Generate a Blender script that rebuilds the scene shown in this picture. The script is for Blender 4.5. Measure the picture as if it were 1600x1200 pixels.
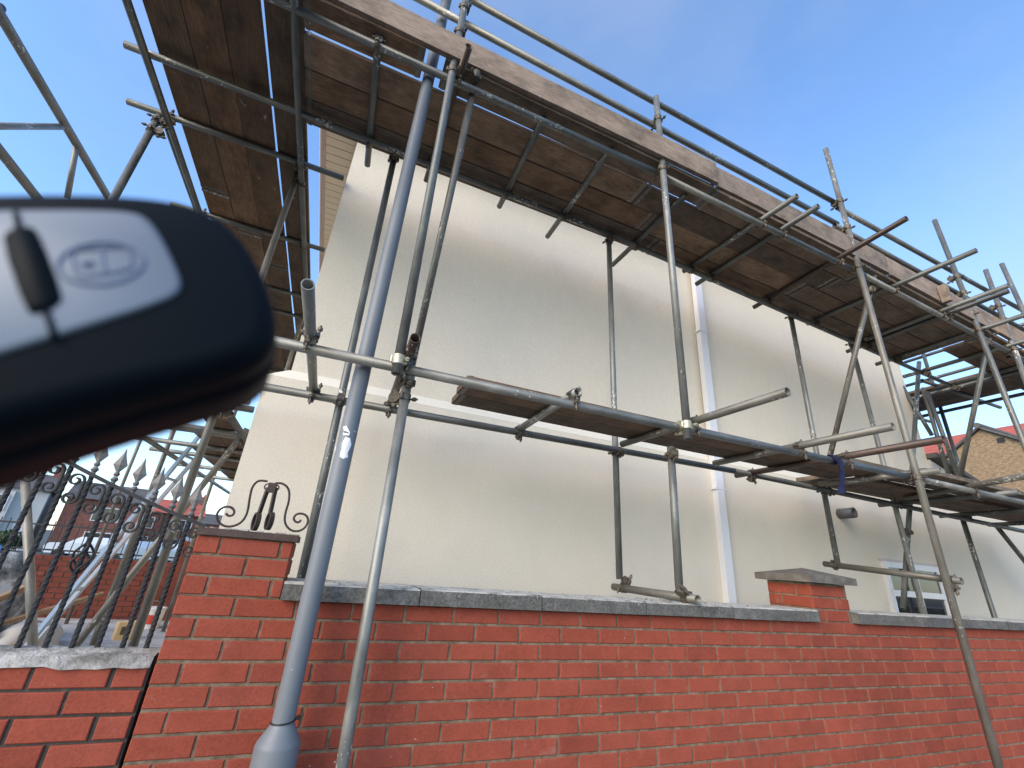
import bpy, bmesh, math, random
from mathutils import Vector, Matrix, Quaternion
random.seed(7)
for o in list(bpy.data.objects): bpy.data.objects.remove(o)
SC = bpy.context.scene
COL = SC.collection
rad = math.radians

# ------------------------------------------------------------------ camera
CAM_H = 1.6
FPX = 684.6                                   # focal length in pixels of the 1600 px wide photograph
RX = Vector((0.92055513, -0.38398565, 0.07164689))     # image right
DN = Vector((0.20821033, 0.32717156, -0.92174141))     # image down
FW = Vector((0.33049464, 0.86343141, 0.38112924))      # forward
cam_d = bpy.data.cameras.new('camera'); cam = bpy.data.objects.new('camera', cam_d); COL.objects.link(cam)
cam_d.sensor_width = 36; cam_d.lens = FPX * 36 / 1600
cam_d.clip_start = 0.01; cam_d.clip_end = 6000
m = Matrix.Identity(4)
for i in range(3):
    m[i][0] = RX[i]; m[i][1] = -DN[i]; m[i][2] = -FW[i]
m[2][3] = CAM_H
cam.matrix_world = m
cam_d.dof.use_dof = True; cam_d.dof.focus_distance = 3.2; cam_d.dof.aperture_fstop = 10.5
SC.camera = cam

# ------------------------------------------------------------------ sky, sun, exposure
HAZE_OFF = 1.7
SUN_AZ, SUN_EL = -125.0, 26.0                  # degrees, clockwise from +Y / above the horizon
world = bpy.data.worlds.new('World'); SC.world = world; world.use_nodes = True
wn = world.node_tree.nodes; wl = world.node_tree.links
for n in list(wn): wn.remove(n)
wo = wn.new('ShaderNodeOutputWorld'); wb = wn.new('ShaderNodeBackground'); sky = wn.new('ShaderNodeTexSky')
sky.sky_type = 'NISHITA'; sky.sun_disc = False
sky.sun_elevation = rad(SUN_EL); sky.sun_rotation = rad(SUN_AZ)
sky.air_density = 1.1; sky.dust_density = 0.4; sky.ozone_density = 4.9; sky.altitude = 60
wb.inputs['Strength'].default_value = 0.15
# thin high haze drifting over the blue
wt = wn.new('ShaderNodeTexCoord'); wm_ = wn.new('ShaderNodeMapping'); wm_.inputs['Scale'].default_value = (1, 1, 2.0); wm_.inputs['Location'].default_value = (HAZE_OFF, 0.3, 0.0)
wz = wn.new('ShaderNodeTexNoise'); wz.inputs['Scale'].default_value = 1.25; wz.inputs['Detail'].default_value = 6; wz.inputs['Roughness'].default_value = 0.55
wr = wn.new('ShaderNodeValToRGB'); wr.color_ramp.elements[0].position = 0.42; wr.color_ramp.elements[0].color = (0, 0, 0, 1); wr.color_ramp.elements[1].position = 0.78; wr.color_ramp.elements[1].color = (0.5, 0.5, 0.5, 1)
wx = wn.new('ShaderNodeMix'); wx.data_type = 'RGBA'; wx.inputs['B'].default_value = (1.55, 1.72, 1.95, 1)
wl.new(wt.outputs['Generated'], wm_.inputs[0]); wl.new(wm_.outputs[0], wz.inputs['Vector']); wl.new(wz.outputs['Fac'], wr.inputs[0]); wl.new(wr.outputs[0], wx.inputs['Factor'])
wl.new(sky.outputs[0], wx.inputs['A']); wl.new(wx.outputs['Result'], wb.inputs['Color']); wl.new(wb.outputs[0], wo.inputs['Surface'])
sd = bpy.data.lights.new('sun', 'SUN'); sun = bpy.data.objects.new('sun', sd); COL.objects.link(sun)
sd.energy = 1.55; sd.angle = rad(48); sd.color = (1.0, 0.82, 0.58)
ce = math.cos(rad(SUN_EL))
sdir = Vector((math.sin(rad(SUN_AZ)) * ce, math.cos(rad(SUN_AZ)) * ce, math.sin(rad(SUN_EL))))
sun.rotation_euler = (-sdir).to_track_quat('-Z', 'Y').to_euler(); sun.location = (0, 0, 30)
vs = SC.view_settings
vs.view_transform = 'Standard'; vs.look = 'None'; vs.gamma = 1; vs.use_curve_mapping = False
vs.exposure = 1.5

# ------------------------------------------------------------------ pixels of the photograph to places
def ray(px, py): return RX * ((px - 800) / FPX) + DN * ((py - 600) / FPX) + FW
def onY(px, py, Y): d = ray(px, py); p = d * (Y / d.y); return Vector((p.x, p.y, p.z + CAM_H))
def onX(px, py, X): d = ray(px, py); p = d * (X / d.x); return Vector((p.x, p.y, p.z + CAM_H))
def onZ(px, py, z): d = ray(px, py); p = d * ((z - CAM_H) / d.z); return Vector((p.x, p.y, p.z + CAM_H))
def W3(x, y, z): return Vector((x, y, z + CAM_H))      # z given relative to the camera

# ------------------------------------------------------------------ materials
def mat(name, base, rough=0.7, metal=0.0, spec=None):
    mt = bpy.data.materials.new(name); mt.use_nodes = True
    b = mt.node_tree.nodes['Principled BSDF']
    b.inputs['Base Color'].default_value = (*base, 1); b.inputs['Roughness'].default_value = rough
    b.inputs['Metallic'].default_value = metal
    if spec is not None: b.inputs['Specular IOR Level'].default_value = spec
    return mt
class NT:
    def __init__(s, mt):
        s.t = mt.node_tree; s.n = s.t.nodes; s.l = s.t.links; s.b = s.n['Principled BSDF']
    def new(s, ty, **kw):
        n = s.n.new(ty)
        for k, v in kw.items(): setattr(n, k, v)
        return n
    def link(s, a, b): s.l.new(a, b)
    def coords(s, scale=(1, 1, 1), rnd=True, src='Object'):
        tc = s.new('ShaderNodeTexCoord'); mp = s.new('ShaderNodeMapping'); mp.inputs['Scale'].default_value = scale
        s.link(tc.outputs[src], mp.inputs['Vector'])
        if rnd:
            oi = s.new('ShaderNodeObjectInfo'); mu = s.new('ShaderNodeMath', operation='MULTIPLY'); mu.inputs[1].default_value = 37.0
            s.link(oi.outputs['Random'], mu.inputs[0])
            cb = s.new('ShaderNodeCombineXYZ')
            for k in range(3): s.link(mu.outputs[0], cb.inputs[k])
            s.link(cb.outputs[0], mp.inputs['Location'])
        return mp.outputs[0]
    def noise(s, vec, scale, detail=4, rough=0.6):
        n = s.new('ShaderNodeTexNoise'); n.inputs['Scale'].default_value = scale; n.inputs['Detail'].default_value = detail
        n.inputs['Roughness'].default_value = rough; s.link(vec, n.inputs['Vector']); return n.outputs['Fac']
    def ramp(s, fac, stops):
        r = s.new('ShaderNodeValToRGB'); e = r.color_ramp.elements
        while len(e) < len(stops): e.new(0.5)
        for k, (p, c) in enumerate(stops):
            e[k].position = p; e[k].color = (*c, 1) if len(c) == 3 else c
        s.link(fac, r.inputs[0]); return r.outputs[0]
    def mix(s, fac, a, b, mode='MIX'):
        mx = s.new('ShaderNodeMix', data_type='RGBA', blend_type=mode)
        for sock, v in ((mx.inputs['Factor'], fac), (mx.inputs['A'], a), (mx.inputs['B'], b)):
            if hasattr(v, 'is_output'): s.link(v, sock)
            else: sock.default_value = v if isinstance(v, (int, float)) else (*v, 1)
        return mx.outputs['Result']
    def rnd(s):
        return s.new('ShaderNodeObjectInfo').outputs['Random']
    def bump(s, fac, strength, dist=0.01):
        b = s.new('ShaderNodeBump'); b.inputs['Strength'].default_value = strength; b.inputs['Distance'].default_value = dist
        s.link(fac, b.inputs['Height']); s.link(b.outputs[0], s.b.inputs['Normal']); return b
    def color(s, c): s.link(c, s.b.inputs['Base Color'])
    def rough(s, c): s.link(c, s.b.inputs['Roughness'])
G = lambda v: (v, v, v)
MT = {}
def tube_mat(name, c0, c1, c2, metal, splash=0.735, splash_c=(0.62, 0.61, 0.57)):
    t = NT(mat(name, c0, 0.5, metal)); v = t.coords((1, 1, 0.35))
    n1 = t.noise(v, 14, 6, 0.7)
    base = t.ramp(n1, [(0.3, c0), (0.55, c1), (0.75, c2)])
    v2 = t.coords((1, 1, 0.6)); n2 = t.noise(v2, 62, 4, 0.6); v3 = t.coords((1, 1, 1)); n3 = t.noise(v3, 3.0, 2, 0.5)
    mu = t.new('ShaderNodeMath', operation='MULTIPLY'); t.link(n2, mu.inputs[0]); t.link(n3, mu.inputs[1])
    sp = t.ramp(mu.outputs[0], [(splash * 0.5, G(0)), (splash * 0.5 + 0.025, G(0.8))])
    col = t.mix(sp, base, splash_c)
    rn = t.rnd(); vr = t.ramp(rn, [(0, G(0.72)), (1, G(1.15))])
    t.color(t.mix(1.0, col, vr, 'MULTIPLY'))
    t.rough(t.ramp(n1, [(0.3, G(0.38)), (0.8, G(0.62))]))
    inv = t.new('ShaderNodeMath', operation='MULTIPLY_ADD'); inv.inputs[1].default_value = -metal; inv.inputs[2].default_value = metal
    t.link(sp, inv.inputs[0]); t.link(inv.outputs[0], t.b.inputs['Metallic'])
    t.bump(n2, 0.15, 0.003)
    return t.b.id_data and bpy.data.materials[name]
MT['galv'] = tube_mat('galvanised_steel', (0.12, 0.124, 0.115), (0.195, 0.2, 0.188), (0.30, 0.302, 0.282), 0.42)
MT['galv_dark'] = tube_mat('weathered_steel', (0.078, 0.082, 0.076), (0.125, 0.129, 0.12), (0.215, 0.212, 0.195), 0.4, 0.735)
MT['rust'] = tube_mat('rusty_steel', (0.040, 0.028, 0.022), (0.075, 0.048, 0.036), (0.14, 0.105, 0.085), 0.25, 0.88)
MT['galv_tan'] = tube_mat('tan_weathered_steel', (0.115, 0.107, 0.088), (0.18, 0.17, 0.148), (0.27, 0.26, 0.235), 0.3)
t = NT(mat('coupler_steel', (0.09, 0.075, 0.06), 0.6, 0.5)); n = t.noise(t.coords(), 60, 4)
t.color(t.ramp(n, [(0.3, (0.05, 0.045, 0.04)), (0.55, (0.13, 0.11, 0.085)), (0.75, (0.25, 0.21, 0.14))])); t.bump(n, 0.3, 0.004); MT['coupler'] = bpy.data.materials['coupler_steel']
t = NT(mat('coupler_zinc', (0.45, 0.42, 0.3), 0.42, 0.6)); n = t.noise(t.coords(), 50, 4)
t.color(t.ramp(n, [(0.3, (0.30, 0.27, 0.18)), (0.7, (0.6, 0.57, 0.44))])); MT['zinc'] = bpy.data.materials['coupler_zinc']

def wood_mat(name, dark, mid, light, val=1.0):
    t = NT(mat(name, mid, 0.85)); v = t.coords((1.0, 16, 16)); n1 = t.noise(v, 9, 8, 0.72)
    v2 = t.coords((1, 1.6, 1.6)); n2 = t.noise(v2, 4.5, 8, 0.7)
    c = t.ramp(n1, [(0.25, dark), (0.5, mid), (0.78, light)])
    hr = t.new('ShaderNodeMath', operation='FRACT'); hm = t.new('ShaderNodeMath', operation='MULTIPLY'); hm.inputs[1].default_value = 7.31; t.link(t.rnd(), hm.inputs[0]); t.link(hm.outputs[0], hr.inputs[0])
    c = t.mix(1.0, c, t.ramp(hr.outputs[0], [(0, (1.15, 0.98, 0.82)), (0.5, (1, 1, 1)), (1, (0.94, 1.0, 1.06))]), 'MULTIPLY')
    st = t.ramp(n2, [(0.32, G(0.45)), (0.55, G(1.0)), (0.8, G(1.35))])
    c = t.mix(1.0, c, st, 'MULTIPLY')
    c = t.mix(1.0, c, t.ramp(t.rnd(), [(0, G(0.65)), (1, G(1.4))]), 'MULTIPLY')
    v3 = t.coords((1, 1, 1)); n3 = t.noise(v3, 16, 3); c = t.mix(t.ramp(n3, [(0.70, G(0)), (0.74, G(0.5))]), c, (0.36, 0.34, 0.30))
    n5 = t.noise(t.coords((1, 2.2, 2.2)), 7, 2, 0.4); c = t.mix(t.ramp(n5, [(0.24, G(0.75)), (0.30, G(0))]), c, dark)
    t.color(c); t.bump(n1, 0.35, 0.006); return bpy.data.materials[name]
MT['board'] = wood_mat('scaffold_board_wood', (0.068, 0.046, 0.031), (0.145, 0.102, 0.070), (0.25, 0.185, 0.130))
MT['board_bounce'] = wood_mat('bounce_tinted_board_wood', (0.055, 0.036, 0.021), (0.115, 0.074, 0.043), (0.19, 0.126, 0.076))  # brown board wood with warm bounced light put into its colour
MT['toe'] = wood_mat('toe_board_wood', (0.12, 0.088, 0.064), (0.205, 0.152, 0.112), (0.31, 0.24, 0.18))
MT['card'] = wood_mat('offcut_wood', (0.25, 0.15, 0.08), (0.36, 0.23, 0.13), (0.45, 0.31, 0.19))

# bricks
def brick_mat(name, a, b, c):
    t = NT(mat(name, a, 0.9, 0, 0.2)); v = t.coords((1, 1, 1)); n = t.noise(v, 9, 4); n2 = t.noise(v, 120, 3, 0.7)
    cc = t.ramp(t.rnd(), [(0.0, a), (0.45, b), (0.85, c), (0.985, (a[0] * 0.9, a[1] * 0.9, a[2] * 0.93))])
    cc = t.mix(1.0, cc, t.ramp(n, [(0.3, G(0.88)), (0.7, G(1.1))]), 'MULTIPLY')
    cc = t.mix(1.0, cc, t.ramp(n2, [(0.3, G(0.82)), (0.7, G(1.12))]), 'MULTIPLY')
    v3 = t.coords((1, 1, 1)); n3 = t.noise(v3, 5, 4); n4 = t.noise(v3, 40, 3)
    mu = t.new('ShaderNodeMath', operation='MULTIPLY'); t.link(n3, mu.inputs[0]); t.link(n4, mu.inputs[1])
    cc = t.mix(t.ramp(mu.outputs[0], [(0.40, G(0)), (0.52, G(0.25))]), cc, (0.32, 0.22, 0.18))
    gp_ = t.new('ShaderNodeNewGeometry').outputs['Position']
    w1 = t.noise(gp_, 1.6, 5, 0.6); cc = t.mix(1.0, cc, t.ramp(w1, [(0.3, G(0.74)), (0.5, G(0.96)), (0.7, G(1.06))]), 'MULTIPLY')
    w2 = t.noise(gp_, 7.0, 6, 0.7); cc = t.mix(t.ramp(w2, [(0.62, G(0)), (0.80, G(0.28))]), cc, (0.36, 0.27, 0.24))
    w3 = t.noise(gp_, 45.0, 2, 0.5); cc = t.mix(t.ramp(w3, [(0.785, G(0)), (0.80, G(0.6))]), cc, (0.5, 0.46, 0.42))
    t.color(cc); t.bump(n2, 0.45, 0.004); return bpy.data.materials[name]
MT['brick'] = brick_mat('red_facing_brick', (0.255, 0.057, 0.034), (0.278, 0.064, 0.038), (0.26, 0.062, 0.040))
MT['brick_far'] = brick_mat('boundary_brick', (0.12, 0.032, 0.022), (0.14, 0.038, 0.026), (0.115, 0.034, 0.025))
def plain_noise(name, stops, scale, rough=0.85, bump=0.3, bs=None, bd=0.004, cs=(1, 1, 1)):
    t = NT(mat(name, stops[0][1], rough)); v = t.coords(cs); n = t.noise(v, scale, 5, 0.65); t.color(t.ramp(n, stops))
    nb = t.noise(v, bs or scale * 4, 3, 0.6); t.bump(nb, bump, bd); return bpy.data.materials[name]
MT['mortar'] = plain_noise('tan_mortar', [(0.3, (0.075, 0.052, 0.034)), (0.5, (0.15, 0.108, 0.07)), (0.7, (0.23, 0.178, 0.125))], 22, 0.95, 0.6, 150)
MT['mortar_dark'] = plain_noise('dark_mortar', [(0.3, (0.03, 0.027, 0.024)), (0.6, (0.06, 0.052, 0.042)), (0.8, (0.16, 0.13, 0.10))], 18, 0.95, 0.7, 120)
t = NT(mat('coping_concrete', (0.2, 0.2, 0.2), 0.9)); v = t.coords(); n = t.noise(v, 7, 6, 0.7); n2 = t.noise(v, 90, 3)
geo = t.new('ShaderNodeNewGeometry'); sx = t.new('ShaderNodeSeparateXYZ'); t.link(geo.outputs['Normal'], sx.inputs[0])
base = t.ramp(n, [(0.3, (0.046, 0.044, 0.039)), (0.55, (0.09, 0.086, 0.078)), (0.75, (0.17, 0.163, 0.15))])
n4 = t.noise(t.coords((1, 1, 1)), 13, 5, 0.7)
mort = t.ramp(n4, [(0.33, G(0.12)), (0.52, G(1))])
topf = t.new('ShaderNodeMath', operation='MULTIPLY'); t.link(mort, topf.inputs[0])
tr = t.ramp(sx.outputs['Z'], [(0.6, G(0.05)), (0.9, G(0.9))]); t.link(tr, topf.inputs[1])
base = t.mix(1.0, base, t.ramp(n2, [(0.35, G(0.6)), (0.65, G(1.35))]), 'MULTIPLY')
t.color(t.mix(topf.outputs[0], base, (0.54, 0.53, 0.49))); t.bump(n2, 0.8, 0.006); MT['coping'] = bpy.data.materials['coping_concrete']
MT['cap'] = plain_noise('cap_concrete', [(0.3, (0.07, 0.06, 0.05)), (0.55, (0.12, 0.106, 0.092)), (0.75, (0.19, 0.176, 0.155))], 14, 0.9, 0.5, 90)
MT['cap_dark'] = plain_noise('brown_tile', [(0.3, (0.035, 0.022, 0.018)), (0.6, (0.07, 0.045, 0.037)), (0.85, (0.2, 0.17, 0.15))], 10, 0.8, 0.4, 90)
MT['cement'] = plain_noise('rough_cement', [(0.35, (0.14, 0.13, 0.118)), (0.5, (0.27, 0.26, 0.24)), (0.65, (0.44, 0.43, 0.40))], 9, 0.95, 0.9, 40, 0.012)
MT['slab'] = plain_noise('forecourt_concrete', [(0.3, (0.20, 0.20, 0.20)), (0.55, (0.33, 0.33, 0.33)), (0.75, (0.5, 0.5, 0.5))], 2.5, 0.9, 0.4, 30)
# render of the house: cream roughcast with faint rain marks
t = NT(mat('cream_render', (0.62, 0.58, 0.50), 0.92)); v = t.coords((1, 1, 1), False); n = t.noise(v, 0.9, 4); n2 = t.noise(v, 85, 4, 0.75); n3 = t.noise(t.coords((1, 1, 0.7), False), 6, 6, 0.7)
c = t.ramp(n, [(0.3, (0.655, 0.59, 0.485)), (0.7, (0.675, 0.608, 0.502))])
c = t.mix(1.0, c, t.ramp(n3, [(0.3, G(0.975)), (0.7, G(1.02))]), 'MULTIPLY')
c = t.mix(1.0, c, t.ramp(n2, [(0.32, G(0.87)), (0.62, G(1.035))]), 'MULTIPLY')
t.color(c); t.bump(n2, 0.35, 0.005); MT['render'] = bpy.data.materials['cream_render']
MT['render_trim'] = plain_noise('pale_render_trim', [(0.3, (0.68, 0.63, 0.54)), (0.7, (0.73, 0.68, 0.59))], 8, 0.9, 0.2)
MT['upvc'] = mat('white_upvc', (0.66, 0.66, 0.68), 0.35)
MT['soffit'] = mat('cream_soffit', (0.70, 0.62, 0.50), 0.5)
MT['fascia'] = mat('pinkish_fascia', (0.50, 0.42, 0.385), 0.5)
MT['glass'] = mat('window_glass', (0.02, 0.024, 0.028), 0.05, 0.0, 0.8)
MT['net'] = mat('window_blind', (0.55, 0.52, 0.44), 0.9)
MT['greypipe'] = mat('grey_soil_pipe', (0.12, 0.125, 0.13), 0.5)
t = NT(mat('lamp_post_paint', (0.3, 0.33, 0.4), 0.5)); v = t.coords((1, 1, 0.3)); n = t.noise(v, 6, 5, 0.6); n2 = t.noise(t.coords(), 45, 3)
c = t.ramp(n, [(0.3, (0.115, 0.128, 0.145)), (0.6, (0.145, 0.16, 0.178)), (0.8, (0.18, 0.194, 0.21))])
c = t.mix(t.ramp(n2, [(0.73, G(0)), (0.76, G(0.8))]), c, (0.6, 0.6, 0.6)); t.color(c); t.bump(n2, 0.08, 0.003); MT['lamp'] = bpy.data.materials['lamp_post_paint']
MT['white_paper'] = plain_noise('torn_paper', [(0.3, (0.6, 0.62, 0.66)), (0.6, (0.74, 0.76, 0.8))], 30, 0.8, 0.2)
MT['black_plastic'] = mat('black_cable_tie', (0.01, 0.01, 0.01), 0.4)
MT['iron'] = plain_noise('black_ironwork', [(0.3, (0.010, 0.011, 0.013)), (0.6, (0.022, 0.024, 0.027)), (0.85, (0.07, 0.068, 0.065))], 25, 0.75, 0.4, 80)
MT['iron_grey'] = plain_noise('grey_spear_iron', [(0.3, (0.09, 0.088, 0.085)), (0.7, (0.16, 0.152, 0.145))], 30, 0.55, 0.3, 80)
MT['iron_rust'] = plain_noise('rusted_ironwork', [(0.3, (0.02, 0.015, 0.013)), (0.6, (0.05, 0.032, 0.026)), (0.85, (0.12, 0.07, 0.05))], 25, 0.7, 0.4, 80)
MT['cloth'] = mat('navy_cloth', (0.007, 0.010, 0.045), 0.9)
MT['asphalt'] = plain_noise('asphalt', [(0.3, (0.04, 0.04, 0.042)), (0.7, (0.065, 0.065, 0.066))], 3, 0.9, 0.4, 120)
MT['paving'] = plain_noise('paving', [(0.3, (0.17, 0.165, 0.155)), (0.7, (0.27, 0.26, 0.25))], 3, 0.9, 0.4, 80)
MT['roof_red'] = plain_noise('red_roof_tile', [(0.3, (0.34, 0.07, 0.04)), (0.7, (0.46, 0.11, 0.07))], 1.5, 0.8, 0.3)
MT['roof_grey'] = plain_noise('slate_roof', [(0.3, (0.06, 0.058, 0.058)), (0.7, (0.12, 0.11, 0.105))], 1.2, 0.85, 0.3)
t = NT(mat('yellow_stock_brick', (0.4, 0.28, 0.15), 0.9)); v = t.coords((1, 1, 2.2), False); n = t.noise(v, 9, 4, 0.8)
t.color(t.ramp(n, [(0.32, (0.11, 0.072, 0.042)), (0.5, (0.24, 0.165, 0.095)), (0.68, (0.35, 0.26, 0.155))])); MT['stock'] = bpy.data.materials['yellow_stock_brick']
MT['white_render'] = mat('white_house_render', (0.52, 0.51, 0.48), 0.9)
MT['brick_house'] = plain_noise('house_brick', [(0.3, (0.16, 0.06, 0.042)), (0.7, (0.27, 0.11, 0.08))], 5, 0.9, 0.3)
MT['leaf'] = plain_noise('hedge_leaf', [(0.3, (0.03, 0.05, 0.02)), (0.7, (0.08, 0.11, 0.04))], 3, 0.8, 0.1)
MT['bark'] = mat('bark', (0.08, 0.06, 0.045), 0.9)
MT['carpaint_w'] = mat('white_car_paint', (0.62, 0.66, 0.7), 0.25)
MT['carpaint_b'] = mat('silver_blue_car_paint', (0.3, 0.38, 0.46), 0.25, 0.3)
MT['tyre'] = mat('rubber', (0.015, 0.015, 0.015), 0.8)
MT['alu'] = mat('ladder_aluminium', (0.32, 0.34, 0.36), 0.4, 0.6)
MT['alu_blue'] = mat('blue_ladder_stile', (0.22, 0.29, 0.38), 0.45, 0.2)
MT['bag'] = plain_noise('rubble_bag', [(0.35, (0.04, 0.045, 0.05)), (0.5, (0.2, 0.2, 0.2)), (0.62, (0.5, 0.5, 0.5))], 5, 0.7, 0.5)
MT['bucket'] = mat('white_bucket_plastic', (0.62, 0.6, 0.56), 0.5)
MT['red_label'] = mat('red_label', (0.5, 0.05, 0.03), 0.6)
MT['timber'] = mat('pale_timber', (0.62, 0.42, 0.2), 0.8)
MT['blue_plastic'] = mat('blue_plastic', (0.02, 0.12, 0.5), 0.4)
MT['sheet'] = mat('pale_plastic_sheet', (0.36, 0.36, 0.36), 0.6)

# ------------------------------------------------------------------ object helpers
WM = {}
def link(name, me, parent=None, world=None):
    o = bpy.data.objects.new(name, me); COL.objects.link(o)
    w = world if world is not None else Matrix.Identity(4)
    WM[o.name] = w.copy()
    if parent is not None:
        o.parent = parent; o.matrix_parent_inverse = Matrix.Identity(4)
        o.matrix_basis = WM[parent.name].inverted() @ w
    else: o.matrix_basis = w
    return o
def thing(name, label, cat, loc, group=None):
    o = link(name, None, None, Matrix.Translation(loc)); o.empty_display_size = 0.1
    return tag(o, label, cat, group)
def tag(o, label, cat=None, group=None):
    o['label'] = label
    if cat: o['category'] = cat
    if group: o['group'] = group
    return o
def mesh(name, verts, faces, mats, smooth=False, midx=None):
    me = bpy.data.meshes.new(name); me.from_pydata([tuple(v) for v in verts], [], faces)
    for mm in (mats if isinstance(mats, (list, tuple)) else [mats]): me.materials.append(mm)
    if midx: me.polygons.foreach_set('material_index', midx)
    if smooth is True: me.polygons.foreach_set('use_smooth', [True] * len(faces))
    elif smooth: me.polygons.foreach_set('use_smooth', smooth)
    me.update(); return me
class MB:
    """collects shapes for one mesh"""
    def __init__(s): s.v = []; s.f = []; s.sm = []; s.mi = []
    def add(s, v, f, sm=False, mi=0):
        k = len(s.v); s.v += [Vector(a) for a in v]; s.f += [tuple(i + k for i in q) for q in f]
        s.sm += [sm] * len(f); s.mi += [mi] * len(f); return s
    def box(s, x0, x1, y0, y1, z0, z1, mi=0, M=None):
        v = [Vector((x, y, z)) for z in (z0, z1) for y in (y0, y1) for x in (x0, x1)]
        if M is not None: v = [M @ a for a in v]
        return s.add(v, [(0, 2, 3, 1), (4, 5, 7, 6), (0, 1, 5, 4), (2, 6, 7, 3), (0, 4, 6, 2), (1, 3, 7, 5)], False, mi)
    def cyl(s, a, b, r0, r1=None, n=12, mi=0, caps=True):
        a = Vector(a); b = Vector(b); r1 = r0 if r1 is None else r1
        d = (b - a).normalized(); u = d.orthogonal().normalized(); w = d.cross(u)
        v = []
        for c, r in ((a, r0), (b, r1)):
            for k in range(n): an = 2 * math.pi * k / n; v.append(c + (u * math.cos(an) + w * math.sin(an)) * r)
        s.add(v, [(k, (k + 1) % n, n + (k + 1) % n, n + k) for k in range(n)], True, mi)
        if caps: s.add(v[:n], [tuple(range(n - 1, -1, -1))], False, mi); s.add(v[n:], [tuple(range(n))], False, mi)
        return s
    def sweep(s, pts, r, n=8, mi=0, flat=None):
        """tube along a polyline; flat=(half width, half height, side vector) gives a strap"""
        pts = [Vector(p) for p in pts]; v = []; f = []
        prev = None
        for i, p in enumerate(pts):
            d = (pts[min(i + 1, len(pts) - 1)] - pts[max(i - 1, 0)]).normalized()
            if flat:
                w = Vector(flat[2]); u = d.cross(w).normalized()
                ring = [u * flat[1] + w * flat[0], u * flat[1] - w * flat[0], -u * flat[1] - w * flat[0], -u * flat[1] + w * flat[0]]
            else:
                u = d.orthogonal().normalized() if prev is None else (prev - d * prev.dot(d)).normalized()
                prev = u; w = d.cross(u); rr = r[i] if isinstance(r, (list, tuple)) else r
                ring = [(u * math.cos(2 * math.pi * k / n) + w * math.sin(2 * math.pi * k / n)) * rr for k in range(n)]
            v += [p + q for q in ring]
        m_ = 4 if flat else n
        for i in range(len(pts) - 1):
            for k in range(m_):
                f.append((i * m_ + k, i * m_ + (k + 1) % m_, (i + 1) * m_ + (k + 1) % m_, (i + 1) * m_ + k))
        s.add(v, f, not flat, mi)
        s.add(v[:m_], [tuple(range(m_ - 1, -1, -1))], False, mi); s.add(v[-m_:], [tuple(range(m_))], False, mi)
        return s
    def build(s, name, mats, parent=None, world=None, local=False):
        """vertices are world positions unless local; the object sits at its own centre of the bottom"""
        if world is None and not local:
            xs = [v.x for v in s.v]; ys = [v.y for v in s.v]; zs = [v.z for v in s.v]
            c = Vector(((min(xs) + max(xs)) / 2, (min(ys) + max(ys)) / 2, min(zs)))
            world = Matrix.Translation(c); s.v = [v - c for v in s.v]
        me = mesh(name, s.v, s.f, mats, s.sm, s.mi)
        return link(name, me, parent, world)
def frame(a, d, up=None):
    """matrix with local Z along d at a"""
    d = Vector(d).normalized(); u = Vector(up) if up is not None else d.orthogonal()
    x = (u - d * u.dot(d)).normalized(); y = d.cross(x)
    M = Matrix.Identity(4)
    for i in range(3): M[i][0] = x[i]; M[i][1] = y[i]; M[i][2] = d[i]; M[i][3] = a[i]
    return M
R = 0.02415
def tube(name, a, b, parent, mt='galv', r=R, label=None, n=18):
    a = Vector(a); b = Vector(b); L = (b - a).length
    ri = r * 0.86; dep = min(0.25, L * 0.4); v = []; f = []; sm = []
    def ring(z, rr):
        k = len(v); v.extend((rr * math.cos(2 * math.pi * i / n), rr * math.sin(2 * math.pi * i / n), z) for i in range(n)); return k
    rows = [ring(dep, ri), ring(0.0, ri), ring(0.0, r), ring(L, r), ring(L, ri), ring(L - dep, ri)]
    for q, (p0, p1) in enumerate(zip(rows, rows[1:])):
        for i in range(n):
            j = (i + 1) % n; f.append((p0 + j, p0 + i, p1 + i, p1 + j)[::-1]); sm.append(q in (0, 2, 4))
    f.append(tuple(rows[0] + i for i in range(n))); sm.append(False)
    f.append(tuple(rows[-1] + i for i in range(n - 1, -1, -1))); sm.append(False)
    me = mesh(name, v, f, MT[mt], sm)
    bm = bmesh.new(); bm.from_mesh(me); bmesh.ops.recalc_face_normals(bm, faces=bm.faces); bm.to_mesh(me); bm.free()
    o = link(name, me, parent, frame(a, b - a))
    if label: o['label'] = label
    return o
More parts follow.
